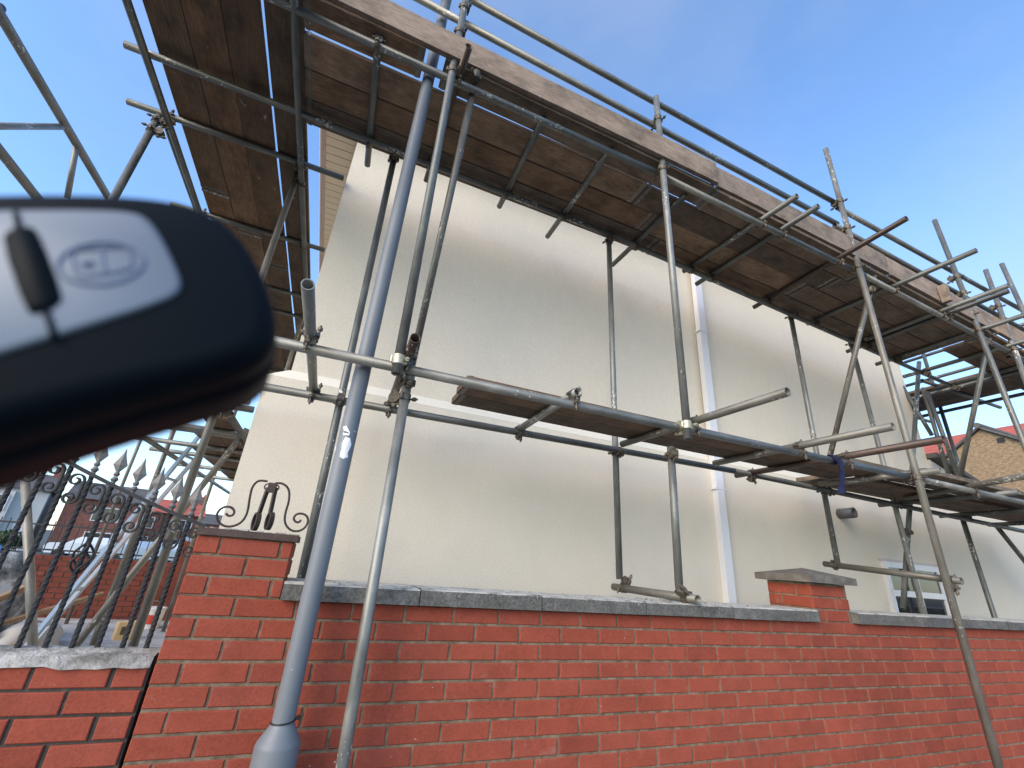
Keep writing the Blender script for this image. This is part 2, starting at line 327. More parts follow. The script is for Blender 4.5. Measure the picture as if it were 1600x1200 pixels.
# couplers: a collar round each of two tubes, hinged flaps, bolts and nuts (one shared mesh per kind)
def coupler_mesh(kind):
    mb = MB(); off = 2 * R + 0.004
    def collar(c, ax, side, hgt=0.046):
        ax = Vector(ax); c = Vector(c)
        mb.cyl(c - ax * hgt / 2, c + ax * hgt / 2, R + 0.0055, n=14)
        s = Vector(side); o_ = ax.cross(s)
        mb.cyl(c + o_ * (R + 0.010) - s * 0.036, c + o_ * (R + 0.010) + s * 0.052, 0.0055, n=8)
        mb.cyl(c + o_ * (R + 0.010) + s * 0.026, c + o_ * (R + 0.010) + s * 0.041, 0.0115, n=6)
        mb.cyl(c - o_ * (R + 0.008) - ax * 0.016, c - o_ * (R + 0.008) + ax * 0.016, 0.009, n=8)
        M_ = Matrix.Translation(c + o_ * (R + 0.008)); mb.box(-0.008, 0.008, -0.008, 0.008, -0.016, 0.016, M=M_)
    if kind == 'double':
        collar((0, 0, 0), (0, 0, 1), (-1, 0, 0)); collar((off, 0, 0), (0, 1, 0), (1, 0, 0), 0.044)
        mb.box(R - 0.004, off - R + 0.006, -0.018, 0.018, -0.018, 0.018)
    elif kind == 'putlog':                    # light clip: strap round the tube with a flap and one bolt
        collar((0, 0, 0), (0, 0, 1), (-1, 0, 0), 0.03)
        collar((off, 0, 0), (0, 1, 0), (1, 0, 0), 0.03)
    return mesh('coupler_' + kind, mb.v, mb.f, MT['coupler'], mb.sm, mb.mi)
CP = {k: coupler_mesh(k) for k in ('double', 'putlog')}
CPZ = CP['double'].copy(); CPZ.materials.clear(); CPZ.materials.append(MT['zinc'])
def coupler(part, pa, da, pb, db, kind='double', zinc=False):
    """on tube A at pa (direction da), gripping tube B at pb (direction db)"""
    pa = Vector(pa); z = Vector(da).normalized(); x = Vector(pb) - pa; x = (x - z * x.dot(z))
    if x.length < 1e-4: x = z.cross(Vector(db))
    x.normalize(); y = z.cross(x)
    if y.dot(Vector(db)) < 0 and random.random() < 0.5: pass
    M = Matrix.Identity(4)
    for i in range(3): M[i][0] = x[i]; M[i][1] = y[i]; M[i][2] = z[i]; M[i][3] = pa[i]
    return link('coupler', CPZ if zinc else CP[kind], part, M)
def board(name, p0, p1, wdir, width, parent, mt='board', th=0.038, lift=0.0, hoop=True):
    """plank from p0 to p1 (centre line of its underside), width along wdir"""
    p0 = Vector(p0); p1 = Vector(p1); L = (p1 - p0).length; x = (p1 - p0) / L
    y = Vector(wdir); y = (y - x * y.dot(x)).normalized(); z = x.cross(y)
    if z.z < 0: y = -y; z = -z
    M = Matrix.Identity(4)
    for i in range(3): M[i][0] = x[i]; M[i][1] = y[i]; M[i][2] = z[i]; M[i][3] = p0[i]
    mb = MB(); h = width / 2; c = 0.004
    N = max(2, int(L / 0.5)); j = [random.uniform(-0.0025, 0.0025) for _ in range(N + 1)]; jj = [random.uniform(-0.0025, 0.0025) for _ in range(N + 1)]
    v = []; f = []
    for i in range(N + 1):
        xx = L * i / N; a, b_ = j[i], jj[i]
        v += [(xx, -h + c + a, 0), (xx, h - c + b_, 0), (xx, h + b_, c), (xx, h + b_, th - c), (xx, h - c + b_, th), (xx, -h + c + a, th), (xx, -h + a, th - c), (xx, -h + a, c)]
    for i in range(N):
        for k in range(8): f.append((i * 8 + k, i * 8 + (k + 1) % 8, i * 8 + 8 + (k + 1) % 8, i * 8 + 8 + k)[::-1])
    f.append(tuple(range(8))); f.append(tuple(N * 8 + k for k in range(7, -1, -1)))
    mb.add(v, f)
    if hoop:
        for xx in (0.012, L - 0.04):
            e = 0.0015; mb.box(xx, xx + 0.028, -h - e, h + e, -e, th + e, 1)
    me = mesh(name, mb.v, mb.f, [MT[mt], MT['galv_dark']], False, mb.mi)
    return link(name, me, parent, M)

# ------------------------------------------------------------------ ground
def sheet(name, x0, x1, y0, y1, z, m_, parent=None):
    me = mesh(name, [(x0, y0, 0), (x1, y0, 0), (x1, y1, 0), (x0, y1, 0)], [(0, 1, 2, 3)], m_)
    o = link(name, me, parent, Matrix.Translation((0, 0, z))); o['kind'] = 'structure'; return o
sheet('ground', -1500, 1500, -1500, 1500, -0.12, MT['asphalt'])
def slab(name, x0, x1, y0, y1, z0, z1, m_):
    o = MB().box(x0, x1, y0, y1, z0, z1).build(name, m_); o['kind'] = 'structure'; return o
slab('pavement', -30, 40, -0.6, 2.212, -0.3, 0.0, MT['paving'])
slab('kerb', -30, 40, -0.75, -0.604, -0.3, 0.01, MT['coping'])
slab('garden_path', -0.5, 40, 2.43, 3.24, -0.3, 0.02, MT['slab'])
FORE = CAM_H - 1.22
slab('forecourt', -9.0, -0.58, 2.45, 9.45, -0.3, FORE, MT['slab'])

# ------------------------------------------------------------------ brick garden wall with piers
YF = 2.21; CP_H = 0.0745; BL = 0.2255
z_j1 = CAM_H - 0.270
def brick_variants(L, H, D, n=5):
    out = []
    for k in range(n):
        g = lambda s=0.0015: random.uniform(-s, s)
        e = 0.0035
        x0, x1, z0, z1 = -L / 2 + g(), L / 2 + g(), -H / 2 + g(0.001), H / 2 + g(0.001); y = g(0.0012)
        v = [(x0, e, z0), (x1, e, z0), (x1, e, z1), (x0, e, z1), (x0 + e, y, z0 + e), (x1 - e, y, z0 + e), (x1 - e, y, z1 - e), (x0 + e, y, z1 - e),
             (x0, D, z0), (x1, D, z0), (x1, D, z1), (x0, D, z1)]
        f = [(4, 5, 6, 7), (0, 1, 5, 4), (1, 2, 6, 5), (2, 3, 7, 6), (3, 0, 4, 7), (8, 9, 1, 0), (9, 10, 2, 1), (10, 11, 3, 2), (11, 8, 0, 3), (9, 8, 11, 10)]
        out.append(mesh('brick', v, f, MT['brick']))
    return out
BR = {}
def brick_mesh(L, D=0.10):
    k = (round(L, 3), D)
    if k not in BR: BR[k] = brick_variants(L, CP_H - 0.0095, D, 5 if L > 0.2 else 2)
    return random.choice(BR[k])
wall = thing('garden_wall', 'long red brick garden wall with grey coping and two piers', 'wall', (3.5, 2.3, 0))
mo = MB()
mo.box(-0.455, 12.2, YF + 0.0045, YF + 0.21, -0.1, CAM_H - 0.198)
mo.build('mortar', MT['mortar'], wall)
PX0, PX1 = 3.09, 3.45                 # right pier
LP0, LP1 = -0.455, -0.10              # left pier
pm = MB(); pm.box(LP0 + 0.003, LP1 - 0.0045, YF + 0.005, YF + 0.325, CAM_H - 0.197, CAM_H + 0.024); pm.build('mortar', MT['mortar'], wall)
pm = MB(); pm.box(PX0 + 0.0045, PX1 - 0.0045, YF + 0.005, YF + 0.325, CAM_H - 0.197, CAM_H + 0.036); pm.build('mortar', MT['mortar'], wall)
cand = []
def course(zc, x0, x1, phase, y=YF):
    """bricks of one course between x0 and x1"""
    k = math.floor((x0 - phase) / BL); x = phase + k * BL
    while x < x1 - 0.01:
        a, b = max(x, x0 - 0.005), min(x + BL, x1 + 0.005)
        if b - a > 0.035: cand.append(((a + b) / 2, y, zc, b - a - 0.0095))
        x += BL
PH_B, PH_A = 0.308, 0.308 - BL / 2
for r in range(0, 18):                 # r = 0 just below the coping
    zc = z_j1 - CP_H * (r - 0.5)
    if zc < 0.0: break
    course(zc, LP0, 12.2, PH_A if r % 2 == 0 else PH_B)
for r in range(1, 4):                  # piers above the coping
    zc = z_j1 + CP_H * (r + 0.5) - 0.002
    course(zc, LP0, LP1, PH_A if r % 2 == 0 else PH_B)
    course(zc, PX0, PX1, PX0 + (0.112 if r % 2 else 0))
for o_ in cand: pass
def seen(c):
    d = Vector((c[0], c[1], c[2] - CAM_H)); fz = d.dot(FW)
    if fz < 0.1: return 0
    px = 800 + FPX * d.dot(RX) / fz; py = 600 + FPX * d.dot(DN) / fz
    if px < -20 or px > 1620 or py > 1225: return 0
    return c[3] * CP_H / d.length ** 3
cand.sort(key=seen, reverse=True)
for (x, y, z, L) in cand[:285]:
    link('brick', brick_mesh(L), wall, Matrix.Translation((x, y + random.uniform(-0.001, 0.001), z)) @ Matrix.Rotation(random.uniform(-0.004, 0.004), 4, 'Y'))
for face, mx in (('left', True),):     # returns of the piers seen from the camera
    for r in range(1, 4):
        zc = z_j1 + CP_H * (r + 0.5) - 0.002
        cuts = [0.0, 0.102, 0.325] if r % 2 else [0.0, 0.215, 0.325]
        for a, b in zip(cuts, cuts[1:]):
            if b - a < 0.05: continue
            yc = YF + (a + b) / 2 + 0.006
            link('brick', brick_mesh(b - a - 0.0095, 0.05), wall, Matrix.Translation((PX0, yc, zc)) @ Matrix.Rotation(-math.pi / 2, 4, 'Z'))
            link('brick', brick_mesh(b - a - 0.0095, 0.05), wall, Matrix.Translation((LP1, yc, zc)) @ Matrix.Rotation(math.pi / 2, 4, 'Z'))
rest = MB()
for (x, y, z, L) in cand[285:]:
    me = brick_mesh(L)
    rest.add([Vector((x, y, z)) + v.co for v in me.vertices], [tuple(p.vertices) for p in me.polygons])
ro = rest.build('bricks', MT['brick'], wall); ro['kind'] = 'stuff'
def coping(x0, x1):
    mb = MB(); e = 0.006; j = lambda: random.uniform(-0.0025, 0.0025)
    y0, y1, z0, z1 = YF - 0.042, YF + 0.255, CAM_H - 0.196, CAM_H - 0.130
    g = [j() for _ in range(4)]; N = 4; v = []; f = []
    for i in range(N + 1):
        x = x0 + (x1 - x0) * i / N; a = random.uniform(-0.002, 0.002)
        v += [(x, y0 + a, z0 + g[0]), (x, y1, z0), (x, y1, z1 + g[2]), (x, y0 + e * 1.5 + a, z1 + g[3] + a), (x, y0 + a, z1 - e + g[3])]
    for i in range(N):
        for k in range(5): f.append((i * 5 + k, i * 5 + (k + 1) % 5, i * 5 + 5 + (k + 1) % 5, i * 5 + 5 + k)[::-1])
    f.append((0, 1, 2, 3, 4)); f.append(tuple(N * 5 + k for k in (4, 3, 2, 1, 0)))
    mb.add(v, f); return mb.build('coping_stone', MT['coping'], wall)
xs = [LP1 + 0.002, 0.47, 1.08, 1.71, 2.34, 2.94, PX0 - 0.012]
for a, b in zip(xs, xs[1:]): coping(a + 0.002, b - 0.003)
x = PX1 + 0.004
while x < 12: coping(x + 0.002, x + 0.61); x += 0.614
# mortar droppings on the coping
dr = MB()
for k in range(260):
    x = random.choice([random.uniform(-0.05, 2.9), random.gauss(2.05, 0.25), random.gauss(0.9, 0.5)]); y = random.uniform(YF - 0.03, YF + 0.22); s = random.uniform(0.003, 0.011)
    if x < -0.07 or x > 3.0: continue
    c = Vector((x, y, CAM_H - 0.131)); n = 6; h = s * random.uniform(0.3, 0.8); v = [c + Vector((math.cos(q * 1.047) * s * random.uniform(0.6, 1.3), math.sin(q * 1.047) * s * random.uniform(0.6, 1.3), 0)) for q in range(n)] + [c + Vector((0, 0, h))]
    dr.add(v, [(q, (q + 1) % n, n) for q in range(n)])
for k in range(34):
    x = random.choice([random.uniform(0.05, 2.95), random.gauss(0.78, 0.1), random.gauss(1.95, 0.2)])
    if not (-0.05 < x < 2.95): continue
    y = YF - 0.0445; z1_ = CAM_H - 0.132; L_ = random.uniform(0.006, 0.03) * random.choice((0.5, 1, 1)); w_ = random.uniform(0.0015, 0.005)
    dr.add([(x - w_, y + 0.004, z1_ + 0.001), (x + w_, y + 0.004, z1_ + 0.001), (x + w_ * 0.7, y, z1_ - L_ * 0.7), (x, y, z1_ - L_), (x - w_ * 0.8, y, z1_ - L_ * 0.6)], [(0, 4, 3, 2, 1)])
o = dr.build('mortar_droppings', MT['cement'], wall); o['kind'] = 'stuff'
# pier caps
cz = CAM_H + 0.038; mb = MB(); e = 0.05
x0, x1, y0, y1 = PX0 - e, PX1 + e, YF - e, YF + 0.33 + e; xm, ym = (x0 + x1) / 2, (y0 + y1) / 2
mb.add([(x0, y0, cz), (x1, y0, cz), (x1, y1, cz), (x0, y1, cz), (x0, y0, cz + 0.045), (x1, y0, cz + 0.045), (x1, y1, cz + 0.045), (x0, y1, cz + 0.045), (xm, ym, cz + 0.095)],
       [(3, 2, 1, 0), (0, 1, 5, 4), (1, 2, 6, 5), (2, 3, 7, 6), (3, 0, 4, 7), (4, 5, 8), (5, 6, 8), (6, 7, 8), (7, 4, 8)])
tag(mb.build('pier_cap', MT['cap'], wall), 'pyramid shaped concrete cap')
mb = MB(); mb.box(LP0 - 0.004, LP1 + 0.012, YF - 0.014, YF + 0.35, CAM_H + 0.025, CAM_H + 0.052); tag(mb.build('pier_cap', MT['cap_dark'], wall), 'thin dark brown tile cap')
mb = MB()
for k in range(40):
    x = random.uniform(LP0, LP1); y = random.uniform(YF - 0.005, YF + 0.25); s = random.uniform(0.004, 0.014)
    mb.box(x - s, x + s, y - s, y + s * 1.5, CAM_H + 0.051, CAM_H + 0.053 + s * 0.45, M=None)
mb.build('mortar_crumbs', MT['cement'], wall)['kind'] = 'stuff'

# ------------------------------------------------------------------ low wall with railing
low = thing('low_wall', 'low red brick wall with dark joints and rough cement top under the railing', 'wall', (-2.6, 2.32, 0))
LZ = CAM_H - 0.425
MB().box(-5.0, -0.468, YF + 0.008, YF + 0.215, -0.1, LZ - 0.002).build('mortar', MT['mortar_dark'], low)
cl = []
for r in range(0, 16):
    zc = LZ - CP_H * (r + 0.5) - 0.002
    if zc < 0: break
    x = -0.468; first = 0.106 if r % 2 == 0 else 0.213
    k = 0
    while x > -4.9:
        L = (first if k == 0 else BL); cl.append((x - L / 2, YF, zc, L - 0.013)); x -= L; k += 1
cl.sort(key=seen, reverse=True)
for (x, y, z, L) in cl[:70]:
    link('brick', brick_mesh(L), low, Matrix.Translation((x, y + random.uniform(-0.0015, 0.0015), z)) @ Matrix.Rotation(random.uniform(-0.006, 0.006), 4, 'Y'))
rest = MB()
for (x, y, z, L) in cl[70:]:
    me = brick_mesh(L); rest.add([Vector((x, y, z)) + v.co for v in me.vertices], [tuple(p.vertices) for p in me.polygons])
rest.build('bricks', MT['brick'], low)['kind'] = 'stuff'
mb = MB(); NX, NY = 90, 8; v = []; f = []
for i in range(NX + 1):
    for j in range(NY + 1):
        x = -5.0 + (4.53) * i / NX; q = j / NY; y = YF - 0.012 + 0.235 * q
        z = LZ + 0.012 + 0.018 * math.sin(q * 3.0) + random.uniform(-0.004, 0.004)
        if j == 0: y += random.uniform(-0.006, 0.010); z = LZ - 0.010 + random.uniform(-0.006, 0.004)
        v.append((x, y, z))
for i in range(NX):
    for j in range(NY): a = i * (NY + 1) + j; f.append((a, a + NY + 1, a + NY + 2, a + 1))
mb.add(v, f, True); mb.build('cement_top', MT['cement'], low)

rl = thing('railing', 'black wrought iron railing with spear heads and scrolls on the low wall', 'railing', (-1.2, 2.33, LZ))
YR = 2.33
def rail_z(x): # rising to the left
    t_ = -(x + 0.47); return CAM_H + 0.062 + 0.30 * t_ + 0.12 * t_ * t_
pts = [Vector((-0.455 - 0.05 * k, YR, rail_z(-0.455 - 0.05 * k))) for k in range(0, 30)]
MB().sweep(pts, 0, flat=(0.014, 0.0065, (0, 1, 0))).build('top_rail', MT['iron'], rl)
def spiral(c, r0, turns, a0, sgn, n=22):
    return [Vector((c[0] + r0 * (1 - 0.72 * k / n) * math.cos(a0 + sgn * turns * 6.283 * k / n), c[1], c[2] + r0 * (1 - 0.72 * k / n) * math.sin(a0 + sgn * turns * 6.283 * k / n))) for k in range(n + 1)]
bx = [-0.528 - 0.0765 * k for k in range(14)]
for i, x in enumerate(bx):
    ztop = rail_z(x); mb = MB(); N = 64; v = []; f = []; h = 0.0078
    for k in range(N + 1):
        z = LZ + 0.01 + (ztop - LZ - 0.01) * k / N; an = 0.62 * k + i
        for q in range(8): hh = h * (1.26 if q % 2 == 0 else 1.10); v.append((x + hh * math.cos(an + q * 0.7854), YR + hh * math.sin(an + q * 0.7854), z))
    for k in range(N):
        for q in range(8): f.append((k * 8 + q, k * 8 + (q + 1) % 8, k * 8 + 8 + (q + 1) % 8, k * 8 + 8 + q))
    mb.add(v, f)
    if i == 4:            # one bar carries a basket twist
        for q in range(4):
            mb.sweep([Vector((x + 0.034 * math.sin(math.pi * k / 10) * math.cos(q * 1.571 + k * 0.25), YR + 0.034 * math.sin(math.pi * k / 10) * math.sin(q * 1.571 + k * 0.25), LZ + 0.27 + 0.012 * k)) for k in range(11)], 0.0045, 5)
    mb.build('bar', MT['iron'], rl)
    mb = MB(); mb.cyl((x, YR, ztop), (x, YR, ztop + 0.02), 0.008, 0.008, 8); mb.cyl((x, YR, ztop + 0.012), (x, YR, ztop + 0.022), 0.008, 0.014, 10); mb.cyl((x, YR, ztop + 0.022), (x, YR, ztop + 0.032), 0.014, 0.008, 10)
    mb.cyl((x, YR, ztop + 0.034), (x, YR, ztop + 0.044), 0.007, 0.0115, 10); mb.cyl((x, YR, ztop + 0.044), (x, YR, ztop + 0.054), 0.0115, 0.006, 10)
    b0 = ztop + 0.046; prof = [(0.0055, 0), (0.008, 0.010), (0.0255, 0.037), (0.016, 0.057), (0.007, 0.080), (0.001, 0.106)]
    v = []; f = []
    for w, hh in prof: v += [(x - w, YR, b0 + hh), (x, YR - 0.006 * (w / 0.026) - 0.001, b0 + hh), (x + w, YR, b0 + hh), (x, YR + 0.006 * (w / 0.026) + 0.001, b0 + hh)]
    for k in range(len(prof) - 1):
        for q in range(4): f.append((k * 4 + q, k * 4 + (q + 1) % 4, k * 4 + 4 + (q + 1) % 4, k * 4 + 4 + q))
    mb.add(v, f); mb.build('spear_head', MT['iron_grey'], rl)
    xm = x + 0.0385; zt = rail_z(xm) - 0.012   # C scroll to the right of each bar
    if i == 0: xm = x + 0.036
    a = spiral((xm - 0.006, YR, zt - 0.030), 0.027, 1.25, math.pi * 0.0, 1)[::-1]
    b_ = spiral((xm - 0.004, YR, zt - 0.098), 0.026, 1.25, math.pi * 0.0, -1)
    mb = MB(); mb.sweep(a + b_, 0, flat=(0.0075, 0.0032, (0, 1, 0))); mb.build('scroll', MT['iron'], rl)

# scroll ornament standing on the left pier
orn = thing('scroll_finial', 'rusty wrought iron scroll ornament standing on the left brick pier', 'ornament', (-0.27, 2.36, CAM_H + 0.052))
OY = 2.34
def opath(px): return [onY(a, b, OY) for a, b in px]
def smooth_path(p, it=2):
    for _ in range(it):
        q = [p[0]]
        for a, b in zip(p, p[1:]): q += [a * 0.75 + b * 0.25, a * 0.25 + b * 0.75]
        p = q + [p[-1]]
    return p
sl = [(366, 803), (360, 806), (353, 803), (352, 796), (358, 791), (366, 793), (369, 801), (366, 812), (356, 819)]
left = [(418, 752), (404, 750), (394, 760), (390, 778), (387, 800), (380, 814), (367, 822), (352, 823), (341, 816), (338, 805), (343, 796), (353, 791), (363, 793), (367, 800), (363, 806), (356, 806), (353, 802)]
right = [(430, 755), (442, 755), (452, 764), (452, 782), (446, 800), (444, 816), (452, 828), (464, 831), (476, 826), (482, 815), (480, 806), (472, 802), (463, 803), (458, 810), (462, 816), (468, 816), (470, 812)]
for p in (left, right): MB().sweep(smooth_path(opath(p)), 0.0050, 7).build('scroll', MT['iron_rust'], orn)
for top, bot, cc in (((419, 762), (404, 805), (400, 815)), ((431, 762), (422, 803), (421, 814))):
    a, b_, c = onY(*top, OY - 0.01), onY(*bot, OY - 0.01), onY(*cc, OY - 0.01)
    mb = MB(); mb.sweep([a, (a + b_) / 2, b_], 0, flat=(0.011, 0.004, (0.5, 0.86, 0)))
    ringp = [c + Vector((0.010 * math.cos(k * 0.449), -0.018 * math.cos(k * 0.449), 0.036 * math.sin(k * 0.449))) for k in range(15)]
    mb.sweep(ringp, 0, flat=(0.010, 0.004, (0.87, 0.48, 0))); mb.build('strap', MT['iron_rust'], orn)
c = onY(425, 762, OY); mb = MB(); mb.box(c.x - 0.016, c.x + 0.018, OY - 0.02, OY + 0.014, c.z - 0.022, c.z + 0.020); mb.build('collar', MT['iron_rust'], orn)
for sx_ in (-1, 1):
    p = [c + Vector((sx_ * (0.016 + 0.014 * math.sin(k * 0.5)), -0.012, -0.010 - 0.014 * math.cos(k * 0.5) + 0.01)) for k in range(8)]
    MB().sweep(p, 0.003, 6).build('curl', MT['iron_rust'], orn)

# ------------------------------------------------------------------ the rendered house
YH = 3.30
hs = thing('house', 'cream rendered two storey house end behind the scaffolding', 'house', (3.5, 7, 0))
X0, X1 = -0.44, 7.35; ZE = CAM_H + 3.72; YB = 11.0; ZL = CAM_H + 1.10
mb = MB(); mb.box(X0, X1, YH, YB, ZL + 0.04, ZE); mb.build('upper_wall', MT['render'], hs)
LX0, LY = -0.575, YH - 0.045
mb = MB(); mb.box(LX0, 12.5, LY, YB + 0.02, -0.1, ZL); mb.build('lower_wall', MT['render'], hs)
mb = MB(); a = 0.075          # steep weathering strip between the two
P0 = [(LX0, LY, ZL + 0.001), (X1 + 0.1, LY, ZL + 0.001), (X1 + 0.1, YB, ZL + 0.001), (LX0, YB, ZL + 0.001)]
P1 = [(X0 - 0.01, YH - 0.008, ZL + a), (X1 + 0.01, YH - 0.008, ZL + a), (X1 + 0.01, YB, ZL + a), (X0 - 0.01, YB, ZL + a)]
P0[0] = (LX0, LY, ZL + 0.001)
mb.add(P0 + P1, [(0, 1, 5, 4), (3, 0, 4, 7), (1, 2, 6, 5), (4, 5, 6, 7), (3, 2, 1, 0)]); mb.build('weathering', MT['render_trim'], hs)
# hipped roof with soffit boards
ov = 0.315; mb = MB(); ez = ZE + 0.17
xa, xb, ya, yb = X0 - ov - 0.03, X1 + ov, YH - 0.25, YB + ov; ry = (ya + yb) / 2
mb.add([(xa, ya, ez), (xb, ya, ez), (xb, yb, ez), (xa, yb, ez), (xa + 3.2, ry, ez + 1.35), (xb - 3.2, ry, ez + 1.35)], [(0, 1, 5, 4), (1, 2, 5), (2, 3, 4, 5), (3, 0, 4), (3, 2, 1, 0)])
roof = mb.build('roof', MT['roof_grey'], hs)
k = 0; y = YH - 0.24
while y < YB:
    MB().box(X0 - ov, X0 - 0.002, y + 0.004, y + 0.098, ZE - 0.012, ZE + 0.006).build('soffit_board', MT['soffit'], hs); y += 0.102
x = X0
while x < X1 + 0.2:
    MB().box(x + 0.004, x + 0.098, YH - 0.24, YH - 0.002, ZE - 0.012, ZE + 0.006).build('soffit_board', MT['soffit'], hs); x += 0.102
MB().box(X0 - ov - 0.022, X0 - ov - 0.002, YH - 0.245, YB + ov, ZE - 0.035, ZE + 0.19).build('fascia', MT['fascia'], hs)
MB().box(X0 - ov - 0.022, X1 + ov, YH - 0.265, YH - 0.245, ZE - 0.035, ZE + 0.19).build('fascia', MT['fascia'], hs)
gp = [Vector((X0 - ov - 0.055, y_, ZE + 0.14)) for y_ in (YH - 0.2, 6, YB + ov)]
MB().sweep(gp, 0.04, 10).build('gutter', MT['fascia'], hs)
# rear extension with sloping verge
mb = MB(); pa = [(7.352, 1.80), (9.6, 1.16), (12.5, 0.35), (12.5, 0.30), (7.352, 1.0)]
mb = MB(); v = [W3(7.36, YH - 0.02, 0.9), W3(7.36, YH - 0.02, 1.72), W3(9.9, YH - 0.02, 0.96), W3(9.9, YH - 0.02, 0.9)]
v += [p + Vector((0, 5, 0)) for p in v]; mb.add(v, [(0, 3, 2, 1), (4, 5, 6, 7), (0, 1, 5, 4), (1, 2, 6, 5), (2, 3, 7, 6), (3, 0, 4, 7)]); mb.build('extension_gable', MT['white_render'], hs)
mb = MB(); v = [W3(7.36, YH - 0.12, 1.74), W3(10.1, YH - 0.12, 0.92), W3(10.1, YH - 0.12, 0.97), W3(7.36, YH - 0.12, 1.80)]
v += [p + Vector((0, 5.2, 0)) for p in v]; mb.add(v, [(0, 1, 2, 3), (7, 6, 5, 4), (0, 4, 5, 1), (1, 5, 6, 2), (2, 6, 7, 3), (3, 7, 4, 0)]); mb.build('extension_roof', MT['roof_grey'], hs)
# white square downpipe and clips
dp = MB(); px0, px1 = 3.40, 3.49; dp.box(px0, px1, YH - 0.108, YH - 0.046, 0.03, ZE - 0.02); pipe = dp.build('downpipe', MT['upvc'], hs)
for z in (0.82, 2.55, -0.2):
    MB().box(px0 - 0.018, px1 + 0.018, YH - 0.111, YH - 0.05, CAM_H + z - 0.009, CAM_H + z + 0.009).build('pipe_clip', MT['upvc'], pipe)
mb = MB(); c = onY(1312, 803, YH - 0.05); tube('soil_pipe', (c.x, YH - 0.04, c.z), (c.x + 0.01, YH - 0.20, c.z + 0.005), hs, 'galv_dark', 0.055); bpy.data.objects['soil_pipe'].data.materials[0] = MT['greypipe']
# window
wx0, wx1, wz0, wz1 = 5.74, 6.76, CAM_H - 0.75, CAM_H + 0.335
win = MB().box(wx0, wx1, LY - 0.012, LY + 0.01, wz0, wz1).build('window', MT['upvc'], hs)
yf = LY - 0.04
def bar(x0, x1, z0, z1, d=0.0): MB().box(x0, x1, yf - d, LY - 0.012, z0, z1).build('frame_bar', MT['upvc'], win)
bar(wx0, wx1, wz1 - 0.06, wz1); bar(wx0, wx1, wz0, wz0 + 0.06); bar(wx0, wx0 + 0.06, wz0 + 0.06, wz1 - 0.06); bar(wx1 - 0.06, wx1, wz0 + 0.06, wz1 - 0.06)
xm = 6.25; bar(xm - 0.04, xm + 0.04, wz0 + 0.06, wz1 - 0.06)
for (a, b_) in ((wx0 + 0.06, xm - 0.04), (xm + 0.04, wx1 - 0.06)):
    zt = CAM_H + 0.02; bar(a, b_, zt - 0.03, zt + 0.03, 0.012)
    for q, (z0_, z1_) in enumerate(((wz0 + 0.06, zt - 0.03), (zt + 0.03, wz1 - 0.06))):
        MB().box(a, b_, LY - 0.022, LY - 0.0125, z0_, z1_).build('pane', MT['glass'], win)
MB().box(wx0 - 0.03, wx1 + 0.03, LY - 0.016, LY + 0.01, wz1 + 0.002, wz1 + 0.03).build('drip_bead', MT['fascia'], win)

# ------------------------------------------------------------------ lamp post
lp = thing('lamp_post', 'pale blue grey steel lamp post rising through the platform beside the pier', 'lamp post', (0.012, 2.08, 0))
LX, LYP = 0.012, 2.08
def lathe(name, prof, mt, parent, n=28):
    mb = MB(); v = []; f = []
    for z, r in prof: v += [(LX + 0.004 * z + r * math.cos(2 * math.pi * k / n), LYP + r * math.sin(2 * math.pi * k / n), z) for k in range(n)]
    for i in range(len(prof) - 1):
        for k in range(n): f.append((i * n + k, i * n + (k + 1) % n, i * n + n + (k + 1) % n, i * n + n + k))
    mb.add(v, f, True); return mb.build(name, MT[mt], parent)
zb = CAM_H - 0.585
lathe('base_column', [(0, 0.076), (0.4, 0.076), (0.62, 0.076), (zb - 0.062, 0.075), (zb - 0.054, 0.0735), (zb - 0.047, 0.0705), (zb - 0.010, 0.0455), (zb - 0.004, 0.0425), (zb + 0.004, 0.0385)], 'lamp', lp)
sh = lathe('shaft', [(zb, 0.0385), (2.5, 0.038), (4.2, 0.0375), (6.2, 0.037)], 'lamp', lp)
lathe('lantern_bracket', [(6.2, 0.045), (6.35, 0.045), (6.36, 0.01)], 'lamp', lp)
mb = MB(); mb.box(LX - 0.09, LX + 0.11, LYP - 0.6, LYP + 0.05, 6.36, 6.44); mb.build('lantern', MT['lamp'], lp)
tie = MB(); tp = [Vector((LX + 0.004 * zb + 0.0405 * math.cos(k * 0.2618), LYP + 0.0405 * math.sin(k * 0.2618), zb + 0.008 + 0.004 * math.cos(k * 0.2618))) for k in range(25)]
tie.sweep(tp, 0.0026, 6); tie.box(LX + 0.045, LX + 0.058, LYP - 0.012, LYP + 0.0, zb + 0.012, zb + 0.024); tie.sweep([Vector((LX + 0.05, LYP - 0.008, zb + 0.018)), Vector((LX + 0.066, LYP - 0.012, zb + 0.03))], 0.002, 5)
tie.build('cable_tie', MT['black_plastic'], lp)
